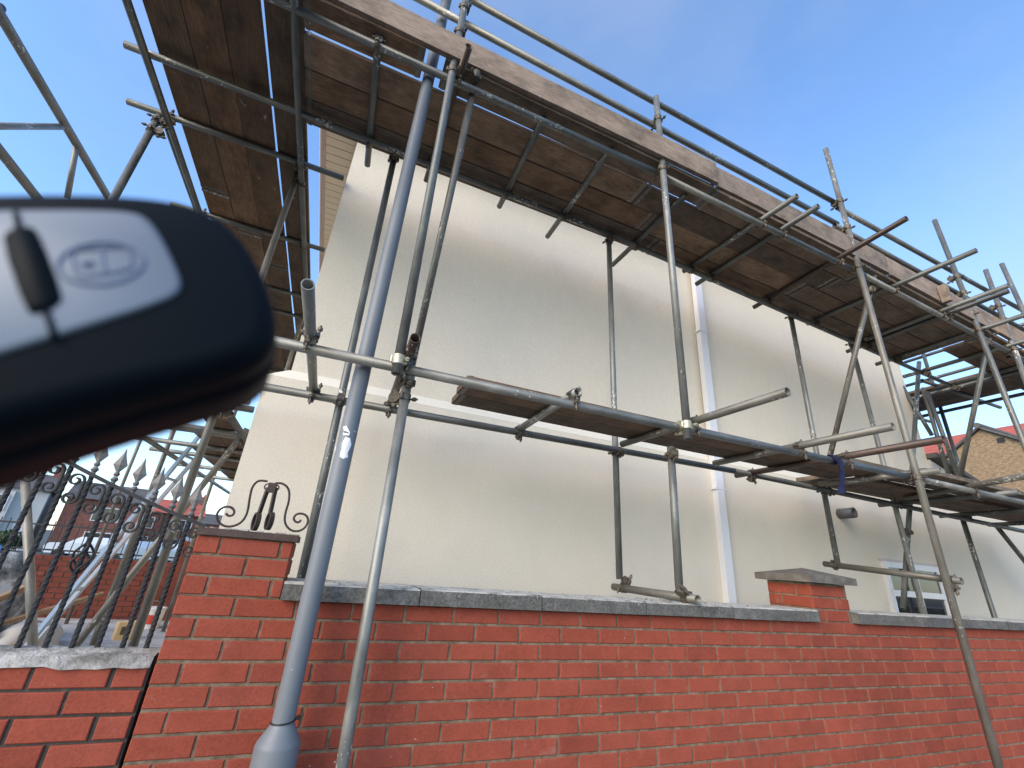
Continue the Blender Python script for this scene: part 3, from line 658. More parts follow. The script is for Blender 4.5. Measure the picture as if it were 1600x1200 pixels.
def decal(pts, mt, name, rr=0.0386):
    """torn paper bent round the shaft: outline given in photo pixels"""
    def hit(a, b):
        d = ray(a, b); ox, oy = -(LX + 0.004 * 2.33), -LYP
        A = d.x ** 2 + d.y ** 2; B = 2 * (ox * d.x + oy * d.y); C_ = ox ** 2 + oy ** 2 - rr ** 2
        s_ = (-B - math.sqrt(max(B * B - 4 * A * C_, 0))) / (2 * A); return Vector((0, 0, CAM_H)) + d * s_
    ys = [p[1] for p in pts]; rows = 14; v = []; f = []
    for i in range(rows + 1):
        y = min(ys) + 0.05 + (max(ys) - min(ys) - 0.1) * i / rows; xs_ = []
        for (x0_, y0_), (x1_, y1_) in zip(pts, pts[1:] + pts[:1]):
            if (y0_ - y) * (y1_ - y) < 0: xs_.append(x0_ + (x1_ - x0_) * (y - y0_) / (y1_ - y0_))
        a_, b_ = (min(xs_), max(xs_)) if len(xs_) > 1 else (pts[0][0], pts[0][0] + 0.5)
        v += [hit(a_ + (b_ - a_) * k / 8, y) for k in range(9)]
    for i in range(rows):
        for k in range(8): q = i * 9 + k; f.append((q, q + 9, q + 10, q + 1))
    mb = MB(); mb.add(v, f, True); mb.build(name, MT[mt], sh)
decal([(540, 682), (547, 684), (549, 695), (543, 708), (544, 716), (536, 717), (526, 714), (532, 704), (529, 700), (534, 692)], 'white_paper', 'torn_sticker')
decal([(535, 666), (541, 665), (547, 676), (545, 681), (536, 680), (533, 674)], 'white_paper', 'torn_sticker')
decal([(537, 673), (545, 675), (544, 677), (537, 676)], 'black_plastic', 'sticker_print', 0.0392)
decal([(523, 698), (528, 696), (527, 704), (523, 706)], 'white_paper', 'torn_sticker')

# ------------------------------------------------------------------ side scaffold along the house wall
sc = thing('side_scaffold', 'grey tubular steel scaffold with timber platforms along the cream wall', 'scaffolding', (3.0, 2.4, 0))
YO, YI = 2.0, 2.76
def sag(x):
    pts_ = [(-9, 0.02), (-1, -0.005), (1.2, 0.01), (1.9, -0.01), (4.2, -0.115), (6.05, -0.25), (9, -0.5)]
    for (a, za), (b, zb_) in zip(pts_, pts_[1:]):
        if x <= b: return za + (zb_ - za) * (x - a) / (b - a)
    return -0.5
def onU(px, py, off=0.0):                    # on the upper lift, whose tubes drop a little to the right
    z = CAM_H + 2.94 + off
    for _ in range(8): p = onZ(px, py, z); z = CAM_H + 2.94 + off + sag(p.x)
    return p
def up(x, y, off=0.0): return Vector((x, y, CAM_H + 2.94 + off + sag(x)))
dX, dY, dZ = Vector((1, 0, 0)), Vector((0, 1, 0)), Vector((0, 0, 1))
# ledgers
U_o = [tube('ledger', up(-1.0, YO), up(1.9, YO), sc), tube('ledger', up(1.902, YO), up(4.3, YO), sc), tube('ledger', up(4.302, YO), up(8.9, YO), sc)]
inn = lambda x: Vector((x, YI - 0.03 + 0.01 * x, CAM_H + 2.95 + sag(x) * 0.9))
U_i = [tube('ledger', inn(-1.84), inn(1.95), sc, 'galv_dark'), tube('ledger', inn(1.952), inn(7.5), sc, 'galv_dark')]
ZLO = CAM_H + 0.85
L_o = [tube('ledger', (-1.0, YO, ZLO - 0.022), (4.22, YO, ZLO + 0.008), sc), tube('ledger', (4.222, YO, ZLO + 0.008), (8.6, YO, ZLO), sc)]
L_i = [tube('ledger', (-0.95, 2.8, CAM_H + 0.862), (3.2, 2.8, CAM_H + 0.895), sc, 'galv'), tube('ledger', (3.202, 2.8, CAM_H + 0.895), (8.6, 2.8, CAM_H + 0.815), sc, 'galv_dark')]
# guard rails
tube('guard_rail', onY(600, -31, YO), onY(1308, 350, YO), sc); tube('guard_rail', onY(1304, 352, YO), onY(1612, 522, YO), sc)
g1 = tube('guard_rail', onY(640, -54, YO), onY(1312, 321, YO), sc); tube('guard_rail', onY(1308, 324, YO), onY(1612, 493, YO), sc)
# standards, outer row
def std(a, b, mt='galv', nm='standard'): return tube(nm, a, b, sc, mt)
def at_z(a, b, z):
    k = (z - a.z) / (b.z - a.z); return a + (b - a) * k
YS = YO - 0.052
p0, p1 = onY(619, 584, YS), onY(728, -2, YS); sB = std(p0, at_z(p0, p1, CAM_H + 4.35)); B_hi = at_z(p0, p1, CAM_H + 2.94)
p2, p3 = onY(535, 1195, 2.075), onY(634, 612, 2.075); sBl = std(at_z(p2, p3, 0.0), at_z(p2, p3, CAM_H + 0.93))
q0, q1 = onY(1075, 686, YS), onY(1025, 152, YS); sC = std(q0, q1)
r0, r1 = onY(1555, 1180, YS), onY(1290, 233, YS); sR = std(at_z(r0, r1, 0.0), r1, 'galv_tan')
s0, s1 = onY(1599, 690, YS), onY(1460, 344, YS); sS = std(at_z(s0, s1, 0.0), s1)
t0, t1 = onY(1590, 560, YS), onY(1540, 422, YS); sT = std(at_z(t0, t1, 0.0), t1); sU = std(Vector((7.62, YS, 0.0)), onY(1565, 412, YS))
# standards, inner row
i0, i1 = onY(480, 860, 2.855), onY(620, 228, 2.82); sI1 = std(at_z(i0, i1, 0.02), i1, 'galv_dark')
i2 = onY(968, 905, 2.86); i3 = onY(951, 366, 2.83); sI2 = std(i2, i3)
i4 = onY(1309, 882, 2.86); i5 = onY(1234, 486, 2.83); sI3 = std(i4, i5)
i6 = onY(1440, 945, 2.86); i7 = onY(1327, 526, 2.83); sI4 = std(at_z(i6, i7, 0.02), i7)
i8 = onY(1552, 958, 2.86); i9 = onY(1503, 808, 2.86); sI5 = std(at_z(i8, i9, 0.02), i9, 'galv_dark')
st = std(Vector((i2.x + 0.0, 2.265, CAM_H - 0.056)), Vector((i2.x - 0.01, 2.245, CAM_H + 0.80)))    # stands on the coping
sole = tube('sole_tube', (i2.x + 0.012, 2.135, CAM_H - 0.104), (i2.x + 0.012, 2.95, CAM_H - 0.092), sc, 'galv_tan')
coupler(sole, (i2.x + 0.012, 2.83, CAM_H - 0.094), dY, i2 + Vector((0.05, 0, 0.02)), dZ); coupler(sole, (i2.x + 0.012, 2.22, CAM_H - 0.10), dY, (i2.x - 0.05, 2.25, CAM_H - 0.05), dZ)
a = onY(1503, 908, YS - 0.05); b_ = onX(1288, 881, a.x + 0.03); tb = tube('tie_tube', a, b_, sc, 'galv_tan')
coupler(tb, a + (b_ - a) * 0.06, b_ - a, a + (b_ - a) * 0.06 + Vector((0, 0.06, 0)), r1 - r0, 'putlog'); coupler(tb, a + (b_ - a) * 0.90, b_ - a, i4, dZ)
# cross braces from the outer top to the inner bottom
br = tube('brace', onY(752, 86, YO - 0.055), onY(628, 640, 2.745), sc, 'galv_tan')
br2 = tube('brace', onY(1371, 408, YO - 0.055), onY(1297, 712, 2.745), sc, 'galv_tan')
br3 = tube('brace', onY(1550, 505, YO - 0.055), onY(1499, 750, 2.745), sc)
br4 = tube('brace', onY(1436, 566, 2.93), onY(1411, 952, 2.93), sc, 'galv_dark')
br5 = tube('brace', onY(1557, 822, 2.93), onY(1640, 925, 2.93), sc, 'galv_dark')
c4 = onY(1413, 832, 2.93); coupler(br4, onY(1420, 832, 2.93), dZ, onY(1408, 832, 2.87), dZ)
# transoms of the upper lift
def trans(a, b, mt='galv_dark', zi=None, nm='transom'):
    o = tube(nm, a, b, sc, mt); d = (b - a).normalized()
    for Y_, zo in ((YO, -0.048), (YI, -0.048)):
        if a.y < Y_ < b.y:
            p = a + d * ((Y_ - a.y) / d.y); coupler(o, p, d, p + Vector((0, 0, -0.05)), dX, 'putlog')
    return o
OFF = 0.048
for (ax, ay, bx_, by_, mt) in ((592, 58, 574, 258, 'galv_dark'), (733, 72, 666, 282, 'rust'), (850, 183, 780, 323, 'galv_dark'), (956, 231, 855, 370, 'galv'), (1072, 305, 957, 414, 'galv_dark'),
        (1246, 306, 1068, 424, 'galv_dark'), (1279, 322, 1088, 444, 'galv_dark'), (1417, 341, 1178, 480, 'rust'), (1526, 391, 1261, 506, 'galv_dark'), (1576, 446, 1335, 537, 'galv_dark')):
    trans(onU(ax, ay, OFF), onU(bx_, by_, OFF), mt)
for x in (5.6, 6.15, 6.7, 7.3): trans(up(x, 1.45 + 0.1 * (x - 5), OFF), up(x, 3.0, OFF))
# transoms of the lower lift
def tl(ax, ay, bx_, by_, mt='galv', z=0.905):
    a = onZ(ax, ay, CAM_H + z); b = onZ(bx_, by_, CAM_H + z); o = tube('transom', a, b, sc, mt); d = (b - a).normalized()
    for Y_ in (YO, 2.8):
        if a.y < Y_ - 0.02 and Y_ < b.y + 0.06:
            p = a + d * ((min(Y_, b.y - 0.02) - a.y) / d.y); coupler(o, p, d, p + Vector((0, 0, -0.05)), dX, 'putlog')
    return o
tl(481, 444, 490, 612); tl(649, 528, 606, 642, 'rust'); tl(903, 612, 806, 674); tl(1231, 612, 972, 694, 'galv_tan'); tl(1396, 666, 1116, 724, 'galv_tan'); tl(1475, 686, 1150, 743, 'rust')
tl(1470, 735, 1280, 756, 'galv_tan', 0.90); tl(1640, 737, 1415, 778, 'galv_tan', 0.90)
for x in (5.5, 6.6, 7.6): tube('transom', (x, 1.9, CAM_H + 0.90), (x, 3.0, CAM_H + 0.885), sc, 'galv_dark')
# couplers at the standards
for s_, X_, lo, hi in ((sB, None, p0, p1), (sC, None, q0, q1), (sR, None, r0, r1), (sS, None, s0, s1), (sT, None, t0, t1)):
    zs = [(CAM_H + 0.85, False)] if s_ is not sT else []
    x_at = at_z(lo, hi, CAM_H + 2.94).x; zs.append((CAM_H + 2.94 + sag(x_at), False))
    for z, _ in zs:
        if z < lo.z - 0.02 and s_ in (sB, sC): continue
        p = at_z(lo, hi, z); coupler(s_, p, hi - lo, Vector((p.x, YO, p.z)), dX, zinc=(z < 3 and s_ in (sB, sC)))
for s_, lo, hi, pys in ((sB, p0, p1, (12, 50)), (sC, q0, q1, (186,)), (sR, r0, r1, (314, 356)), (sS, s0, s1, (432, 458, 490)), (sT, t0, t1, (478, 500))):
    for py in pys:
        k = 0
        lo_, hi_ = 0.0, 1.0
        for _ in range(40):
            md = (lo_ + hi_) / 2; p = lo + (hi - lo) * md; d = p - Vector((0, 0, CAM_H)); yy = 600 + FPX * d.dot(DN) / d.dot(FW)
            if yy > py: lo_ = md
            else: hi_ = md
        coupler(s_, p, hi - lo, Vector((p.x, YO, p.z)), dX)
for s_, lo, hi in ((sI1, i0, i1), (sI2, i2, i3), (sI3, i4, i5), (sI4, i6, i7), (sI5, i8, i9)):
    for z, Y_ in ((CAM_H + 0.875, 2.8), (CAM_H + 2.95 + sag(hi.x), YI)):
        if z < hi.z + 0.02: p = at_z(lo, hi, z); coupler(s_, p, hi - lo, Vector((p.x, Y_, p.z)), dX)
coupler(sBl, at_z(p2, p3, CAM_H + 0.80), p3 - p2, at_z(p2, p3, CAM_H + 0.80) + Vector((0, -0.05, 0)), dX)
coupler(sBl, at_z(p2, p3, CAM_H + 0.72), p3 - p2, at_z(p2, p3, CAM_H + 0.72) + Vector((-0.04, 0.03, 0)), dZ, 'putlog')
coupler(st, Vector((i2.x - 0.01, 2.245, CAM_H + 0.74)), dZ, Vector((i2.x - 0.03, 2.20, CAM_H + 0.74)), dX)
pt = br.matrix_world
coupler(br, onY(744, 118, YO - 0.05), onY(628, 640, 2.745) - onY(752, 86, YO - 0.055), onY(744, 118, YO), dX)
coupler(br2, onY(1360, 452, YO - 0.05), onY(1297, 712, 2.745) - onY(1371, 408, YO - 0.055), onY(1360, 452, YO), dX)
coupler(br3, onY(1543, 535, YO - 0.05), onY(1499, 750, 2.745) - onY(1550, 505, YO - 0.055), onY(1543, 535, YO), dX)
# platform boards, upper lift
BO = OFF + R + 0.001
def ubd(x0, x1, yc, w=0.221, dz=0.0, mt='board', dy=0.0):
    return board('board', up(x0, yc, BO + dz), up(x1, yc + dy, BO + dz), dY, w, sc, mt)
ubd(-0.76, -0.025, 2.040, 0.205, dz=0.002); ubd(0.105, 2.40, 2.045, 0.205, dy=0.008); ubd(2.42, 4.36, 2.07); ubd(4.38, 6.35, 2.075); ubd(6.37, 8.7, 2.08); ubd(6.4, 8.7, 2.305)
for k, yc in enumerate((2.288, 2.515, 2.741)):
    j = random.uniform(-0.003, 0.003)
    ubd(-0.76, 1.9 + 0.25 * k, yc + j, dz=0.001 * k); ubd(1.915 + 0.25 * k, 4.25 - 0.15 * k, yc + j + (0.012 if k == 0 else 0), dy=-0.004); ubd(4.265 - 0.15 * k, 6.32, yc + j + 0.008)
# toe boards
def toe(x0, x1, y, z_off, h=0.222, th=0.034, tilt=0.0):
    a = up(x0, y, BO + z_off); b = up(x1, y, BO + z_off + tilt); x = (b - a).normalized()
    M = Matrix.Identity(4); L = (b - a).length; z = Vector((0, 0, 1)); z = (z - x * z.dot(x)).normalized(); yv = z.cross(x)
    for i in range(3): M[i][0] = x[i]; M[i][1] = yv[i]; M[i][2] = z[i]; M[i][3] = a[i]
    mb = MB(); N = 10; v = []; f = []
    for i in range(N + 1):
        xx = L * i / N; g = random.uniform(-0.002, 0.002); q = random.uniform(-0.003, 0.003)
        v += [(xx, -th / 2 + g, q), (xx, th / 2 + g, q), (xx, th / 2 + g, h + q), (xx, -th / 2 + g, h + q)]
    for i in range(N):
        for k in range(4): f.append((i * 4 + k, i * 4 + (k + 1) % 4, i * 4 + 4 + (k + 1) % 4, i * 4 + 4 + k)[::-1])
    f.append((0, 1, 2, 3)); f.append(tuple(N * 4 + k for k in (3, 2, 1, 0)))
    me = mesh('toe_board', [Vector(p) for p in v], f, MT['toe']); return link('toe_board', me, sc, M)
toe(-0.95, 2.40, 1.925, 0.03); toe(2.43, 4.62, 1.952, 0.036, tilt=0.01); toe(4.64, 6.45, 1.955, 0.04); toe(6.47, 8.8, 1.95, 0.045)
up_block = MB().box(5.42, 5.47, 1.86, 1.93, CAM_H + 2.82, CAM_H + 3.02).build('toe_board_block', MT['toe'], sc)
# boards, lower lift
LB = 0.905 + R + 0.001
def lbd(x0, x1, yc, w=0.222, dz=0.0, rot=0.0, mt='board'):
    return board('board', W3(x0, yc, LB + dz), W3(x1, yc + rot, LB + dz), dY, w, sc, mt)
lbd(0.575, 4.25, 2.32, 0.22); lbd(0.60, 4.2, 2.535, 0.2, 0.002)
lbd(3.85, 7.4, 2.33, dz=0.04, rot=0.03); lbd(4.45, 8.1, 2.56, dz=0.0); lbd(4.1, 7.9, 2.78, dz=0.002, rot=-0.02); lbd(4.9, 8.3, 2.45, dz=0.08, rot=-0.06); lbd(4.4, 8.3, 2.12, dz=0.0)
# rear return at the far end of the wall
for X_, z in ((7.45, 2.63), (8.35, 2.63)):
    tube('ledger', W3(X_, 0.9, z), W3(X_, 9.5, z), sc, 'galv_dark')
for y in (1.3, 2.1, 2.95, 3.8, 5.2, 6.6): tube('transom', W3(7.0, y, z + 0.05), W3(8.9, y, z + 0.05), sc, 'galv_dark')
for k in range(4): board('board', W3(7.56 + 0.226 * k, 0.95, z + 0.075), W3(7.56 + 0.226 * k, 4.85, z + 0.075), dX, 0.221, sc)
for (X_, Y_) in ((7.45, 3.5), (8.35, 3.4), (8.35, 1.7)): tube('standard', (X_, Y_, 0.0), W3(X_, Y_, 3.9), sc, 'galv_dark')
for (ax, ay, bx_, by_) in ((1442, 606, 1483, 745), (1449, 612, 1496, 742), (1410, 604, 1456, 680)): tube('brace', onX(ax, ay, 7.3), onX(bx_, by_, 7.3), sc, 'galv_dark')
for z2 in (3.2, 3.6):
    tube('guard_rail', W3(8.4, 0.9, z2), W3(8.4, 7, z2), sc, 'galv_dark')
# navy rag tied to the lower ledger
rg = thing('rag', 'navy blue cloth strip hanging from the lower scaffold tube', 'cloth', onY(1309, 722, YO - 0.03))
c0 = onY(1308, 718, YO - 0.034); mb = MB(); N = 9; v = []; f = []
for i in range(N + 1):
    q = i / N; w = 0.026 + 0.012 * q + 0.006 * math.sin(i * 1.7); zz = c0.z + 0.02 - 0.255 * q
    for s_ in range(5): u_ = s_ / 4 - 0.5; v.append((c0.x + u_ * 2 * w + 0.010 * math.sin(q * 5), c0.y - 0.004 + 0.012 * math.sin(u_ * 7 + i * 0.6), zz + 0.02 * u_ * q))
for i in range(N):
    for s_ in range(4): k = i * 5 + s_; f.append((k, k + 1, k + 6, k + 5))
mb.add(v, f, True); mb.build('strip', MT['cloth'], rg)
kb = MB(); kb.sweep([Vector((c0.x + 0.004 * math.sin(k), YO + (R + 0.006) * math.cos(k * 0.6283), c0.z + 0.005 + (R + 0.006) * math.sin(k * 0.6283))) for k in range(11)], 0, flat=(0.028, 0.004, (1, 0, 0))); kb.build('knot', MT['cloth'], rg)

# ------------------------------------------------------------------ front scaffold along the street face of the house
fs = thing('front_scaffold', 'scaffold with brown board platform, bounced light in its colour, along the street front of the house', 'scaffolding', (-1.25, 5.5, FORE))
XR, XL = -0.79, -1.72; ZU = 2.935
tube('ledger', W3(XL, 0.6, ZU), W3(XL, 4.6, ZU - 0.02), fs, 'galv_dark'); tube('ledger', W3(XL - 0.03, 3.33, ZU - 0.0), W3(XL - 0.03, 10.5, ZU), fs, 'galv_dark')
tube('ledger', W3(XR, 1.2, ZU), W3(XR, 10.5, ZU), fs, 'galv_dark')
for (a0, a1, y) in ((-2.0, -0.46, 3.235), (-2.0, -0.6, 4.36), (-1.9, -0.62, 5.5), (-1.9, -0.62, 6.1), (-1.9, -0.6, 7.3), (-1.9, -0.6, 8.6)):
    o = tube('transom', W3(a0, y, ZU + 0.05), W3(a1, y + 0.02, ZU + 0.05), fs, 'galv_dark')
    for X_ in (XL, XR): coupler(o, W3(X_, y + 0.01, ZU + 0.05), dX, W3(X_, y, ZU), dY, 'putlog')
zb_ = ZU + 0.05 + R + 0.001
for k, (xc, wd) in enumerate(((-1.572, 0.222), (-1.345, 0.222), (-1.119, 0.222), (-0.872, 0.222))):
    y = 1.0 if k < 3 else 1.1
    while y < 9.8:
        L = min(3.9 if y > 1.2 else 3.0 + 0.5 * k, 10.4 - y)
        board('board', W3(xc, y, zb_), W3(xc + 0.002, y + L, zb_), dX, wd, fs, 'board_bounce'); y += L + 0.006
sL = tube('standard', (XR - 0.05, 3.42, FORE), W3(XR - 0.05, 3.42, 3.15), fs, 'galv_tan'); coupler(sL, W3(XR - 0.05, 3.42, ZU), dZ, W3(XR, 3.42, ZU), dY)
sLL = tube('standard', (XL - 0.08, 3.25, FORE), W3(XL - 0.08, 3.25, 2.99), fs, 'galv'); coupler(sLL, W3(XL - 0.08, 3.25, ZU - 0.02), dZ, W3(XL - 0.03, 3.25, ZU), dY); coupler(sLL, W3(XL - 0.08, 3.25, ZU - 0.12), dZ, W3(XL - 0.03, 3.25, ZU - 0.1), dX)
for (X_, Y_) in ((XL - 0.05, 5.9), (XR - 0.05, 5.9), (XL - 0.05, 8.4), (XR - 0.05, 8.4)): tube('standard', (X_, Y_, FORE), W3(X_, Y_, 3.1), fs, 'galv_tan')
# lower lift
for X_ in (XL, XR): tube('ledger', W3(X_, 3.1, 0.86), W3(X_, 10.4, 0.86), fs, 'galv_dark')
for y in (3.35, 3.55, 4.5, 4.62, 5.4, 6.0, 7.0, 8.0): 
    o = tube('transom', W3(-1.95 if y > 4 else -1.2, y, 0.91), W3(-0.64, y, 0.91), fs, 'galv'); coupler(o, W3(XR, y, 0.91), dX, W3(XR, y, 0.86), dY, 'double')
for k in range(3): board('board', W3(-1.0 - 0.226 * k * 0.9, 4.1 + 0.8 * k, 0.936), W3(-1.0 - 0.226 * k * 0.9, 9.6, 0.936), dX, 0.2, fs, 'board_bounce')
a, b_ = onY(386, 670, 4.4), onY(108, 1022, 4.4); tube('brace', a, at_z(a, b_, FORE + 0.01), fs, 'galv_tan')
a, b_ = onY(39, 735, 4.0), onY(52, 1022, 4.0); tube('brace', a, at_z(a, b_, FORE + 0.01), fs, 'galv_tan')
# lattice beam further left
lb = thing('lattice_beam', 'welded tube lattice beam against the sky left of the platforms', 'beam', W3(-3.0, 3.0, 2.7))
XB = -3.0
c1 = lambda y: Vector((XB, y, CAM_H + 3.50)); c2 = lambda y: Vector((XB, y, CAM_H + 2.76))
tube('chord', c1(1.5), c1(9.0), lb, 'galv_tan', 0.037); tube('chord', c2(1.5), c2(9.0), lb, 'galv_tan', 0.037)
tube('lacing', onX(96, 198, XB), onX(-90, 196, XB), lb, 'galv_tan', 0.027); tube('lacing', c1(4.58), onX(105, 310, XB), lb, 'galv_tan', 0.024)
for y in (5.6, 6.9, 8.2): tube('lacing', c1(y), c2(y), lb, 'galv_tan', 0.02)
for y in (2.2, 8.9): tube('leg', Vector((XB - 0.06, y, FORE)), Vector((XB - 0.06, y, CAM_H + 3.6)), lb, 'galv_tan')
cpp = onX(2, 12, XB); 
tp_ = tube('handrail', onX(-30, 2, XB), cpp, lb, 'rust', 0.03)

# ladder leaning on the front scaffold
ld = thing('ladder', 'aluminium ladder with one blue stile leaning behind the railing', 'ladder', (-2.0, 5.0, FORE))
A0 = onY(62, 985, 5.0); A1 = onY(300, 695, 5.6); B0 = onY(88, 965, 5.25); B1 = onY(318, 703, 5.85)
d = (A1 - A0); A0 = A0 - d * ((A0.z - FORE) / d.z); d = (B1 - B0); B0 = B0 - d * ((B0.z - FORE) / d.z)
for a, b_, mt in ((A0, A1 + (A1 - A0) * 0.15, 'alu_blue'), (B0, B1 + (B1 - B0) * 0.15, 'alu')):
    MB().sweep([a, b_], 0, flat=(0.03, 0.014, (0.0, 1.0, 0.0))).build('stile', MT[mt], ld)
for k in range(1, 9): a = A0 + (A1 - A0) * (k / 8.5); b_ = B0 + (B1 - B0) * (k / 8.5); MB().cyl(a, b_, 0.014, n=8).build('rung', MT['alu'], ld)

# ------------------------------------------------------------------ things on the forecourt
bk = thing('bucket', 'white plastic bucket with red label by the brick boundary wall', 'bucket', (-2.02, 8.7, FORE))
mb = MB(); c = Vector((-2.02, 8.7, FORE)); mb.cyl(c, c + dZ * 0.27, 0.115, 0.14, 20); mb.cyl(c + dZ * 0.25, c + dZ * 0.268, 0.147, 0.147, 20); mb.build('tub', MT['bucket'], bk)
mb = MB(); n = 8; v = []; f = []
for i in range(n + 1):
    an = rad(-130 + 80 * i / n)
    for z, rr in ((0.06, 0.1225), (0.18, 0.1335)): v.append(c + Vector((rr * math.cos(an), rr * math.sin(an), z)))
for i in range(n): f.append((2 * i, 2 * i + 2, 2 * i + 3, 2 * i + 1))
mb.add(v, f, True); mb.build('paper_label', MT['red_label'], bk)
MB().sweep([c + Vector((0.145 * math.cos(k * 0.314), -0.03 - 0.05 * math.sin(k * 0.314), 0.26 + 0.10 * math.sin(k * 0.314))) for k in range(11)], 0.004, 6).build('handle', MT['galv'], bk)
tr = thing('timber_offcut', 'short pale yellow timber offcut on the forecourt concrete', 'timber', (-2.05, 7.75, FORE))
mb = MB(); M_ = Matrix.Translation((-2.05, 7.75, FORE)) @ Matrix.Rotation(0.5, 4, 'Z'); mb.box(-0.09, 0.09, -0.06, 0.06, 0, 0.20, M=M_); mb.box(-0.05, 0.05, -0.065, -0.055, 0.06, 0.15, 1, M=M_); mb.build('block', [MT['timber'], MT['board_bounce']], tr)
def heap(name, label, cat, loc, r, h, mt):
    rt = thing(name, label, cat, loc); mb = MB(); N, Mx = 14, 6; v = []; f = []
    for j in range(Mx + 1):
        ph = j / Mx * math.pi / 2
        for i in range(N):
            k = 1 + random.uniform(-0.13, 0.13); v.append(Vector(loc) + Vector((r * math.cos(ph) ** 0.6 * math.cos(i * 6.283 / N) * k, r * math.cos(ph) ** 0.6 * math.sin(i * 6.283 / N) * k, h * math.sin(ph) * (1 + random.uniform(-0.05, 0.05)))))
    for j in range(Mx):
        for i in range(N): f.append((j * N + i, j * N + (i + 1) % N, j * N + N + (i + 1) % N, j * N + N + i))
    f.append(tuple(Mx * N + i for i in range(N)))
    mb.add(v, f, True); mb.build('sack', mt, rt); return rt
heap('rubble_bag', 'black and white rubble bag standing behind the railing', 'bag', (-3.45, 7.4, FORE), 0.48, 0.95, MT['bag'])
heap('plastic_sheet', 'crumpled pale plastic sheet beside the boards', 'plastic sheet', (-2.78, 7.3, FORE), 0.28, 0.24, MT['sheet'])
cp = thing('plastic_tub', 'small blue plastic tub on top of the rubble bag', 'tub', (-3.52, 7.25, FORE + 0.93)); MB().cyl((-3.52, 7.25, FORE + 0.90), (-3.5, 7.22, FORE + 0.99), 0.16, 0.14, 14).build('shell', MT['blue_plastic'], cp)
labels = ['brown wooden sheet leaning at the left edge behind the railing', 'long brown plank sloping down beside the left railing bars', 'narrow brown plank lying lowest on the forecourt at left']
for k, (a, b_, w) in enumerate((((-3.4, 6.3, FORE + 0.12), (-2.75, 6.7, FORE + 0.62), 0.45), ((-3.3, 6.0, FORE + 0.06), (-2.35, 7.4, FORE + 0.5), 0.22), ((-3.3, 5.6, FORE + 0.02), (-2.45, 6.6, FORE + 0.12), 0.16))):
    o = board('loose_plank', a, b_, (0.6, -0.6, 0.4), w, None, 'card', 0.025, hoop=False); tag(o, labels[k], 'plank', 'loose planks on the forecourt')

# ------------------------------------------------------------------ boundary wall at the back of the forecourt
bw = thing('boundary_wall', 'weathered red brick boundary wall across the forecourt', 'wall', (-5, 9.5, FORE))
zt = CAM_H - 0.37; MB().box(-11, -0.6, 9.508, 9.72, -0.1, zt).build('mortar', MT['mortar_dark'], bw)
rest = MB(); r = 0; z = zt - 0.036
while z > FORE - 0.05:
    x = -9.5 + (0.11 if r % 2 else 0)
    while x < -0.8:
        rest.box(x + 0.005, x + 0.219, 9.50 + random.uniform(-0.003, 0.003), 9.56, z - 0.032, z + 0.032); x += 0.225
    z -= 0.075; r += 1
rest.build('bricks', MT['brick_far'], bw)['kind'] = 'stuff'
for xc in (-1.95, -5.2):
    MB().box(xc - 0.17, xc + 0.17, 9.44, 9.78, FORE - 0.1, zt + 0.35).build('pier', MT['brick_far'], bw)
br_ = thing('boundary_railing', 'thin picket railing on top of the far boundary wall', 'railing', (-5, 9.6, zt))
for z in (zt + 0.06, zt + 0.42): MB().box(-9, -0.8, 9.59, 9.61, z, z + 0.025).build('rail', MT['iron'], br_)
for k in range(74): x = -8.9 + 0.11 * k; MB().cyl((x, 9.6, zt - 0.01), (x, 9.6, zt + 0.5), 0.007, n=5).build('picket', MT['iron'], br_)

# ------------------------------------------------------------------ houses and cars beyond
def far_house(name, label, x, y, w, d, h, rh, wallm, roofm, rz=0.0, bay=True, group=None):
    rt = link(name, None, None, Matrix.Translation((x, y, -0.12)) @ Matrix.Rotation(rz, 4, 'Z')); tag(rt, label, 'house', group); W = WM[rt.name]
    def part(nm, mb, m_, par=None): return mb.build(nm, m_, par or rt, W.copy(), True)
    part('wall', MB().box(-w / 2, w / 2, 0, d, 0, h), wallm)
    rf = MB(); rf.add([(-w / 2 - 0.2, -0.4, h), (w / 2 + 0.2, -0.4, h), (w / 2 + 0.2, d + 0.4, h), (-w / 2 - 0.2, d + 0.4, h), (-w / 2 - 0.2, d / 2, h + rh), (w / 2 + 0.2, d / 2, h + rh)], [(0, 1, 5, 4), (2, 3, 4, 5), (1, 2, 5), (3, 0, 4), (3, 2, 1, 0)])
    ro_ = part('roof', rf, roofm)
    part('chimney', MB().box(w / 2 - 0.5, w / 2 + 0.1, d / 2 - 0.5, d / 2 + 0.5, h + rh - 0.6, h + rh + 0.75), MT['brick_house'], ro_)
    for q in range(3): part('chimney_pot', MB().cyl((w / 2 - 0.2, d / 2 - 0.3 + 0.3 * q, h + rh + 0.75), (w / 2 - 0.2, d / 2 - 0.3 + 0.3 * q, h + rh + 1.05), 0.11, 0.09, 8), MT['roof_red'], ro_)
    for s_ in ((-1, 1) if w > 6 else (0,)):
        cx = s_ * w / 4
        if bay: part('bay', MB().box(cx - 1.15, cx + 1.15, -0.55, -0.003, 0, h - 0.3), MT['white_render'])
        yy = -0.55 if bay else 0
        for zc in (h * 0.27, h * 0.74):
            fr = part('window', MB().box(cx - 0.95, cx + 0.95, yy - 0.06, yy - 0.003, zc - 0.6, zc + 0.6), MT['upvc'])
            for q in range(3): part('pane', MB().box(cx - 0.88 + 0.6 * q, cx - 0.36 + 0.6 * q, yy - 0.075, yy - 0.062, zc - 0.52, zc + 0.52), MT['glass'], fr)
    part('door', MB().box(w / 2 - 1.2, w / 2 - 0.3, -0.04, -0.003, 0, 2.1), MT['upvc'])
    return rt
g = 'houses along the far street'
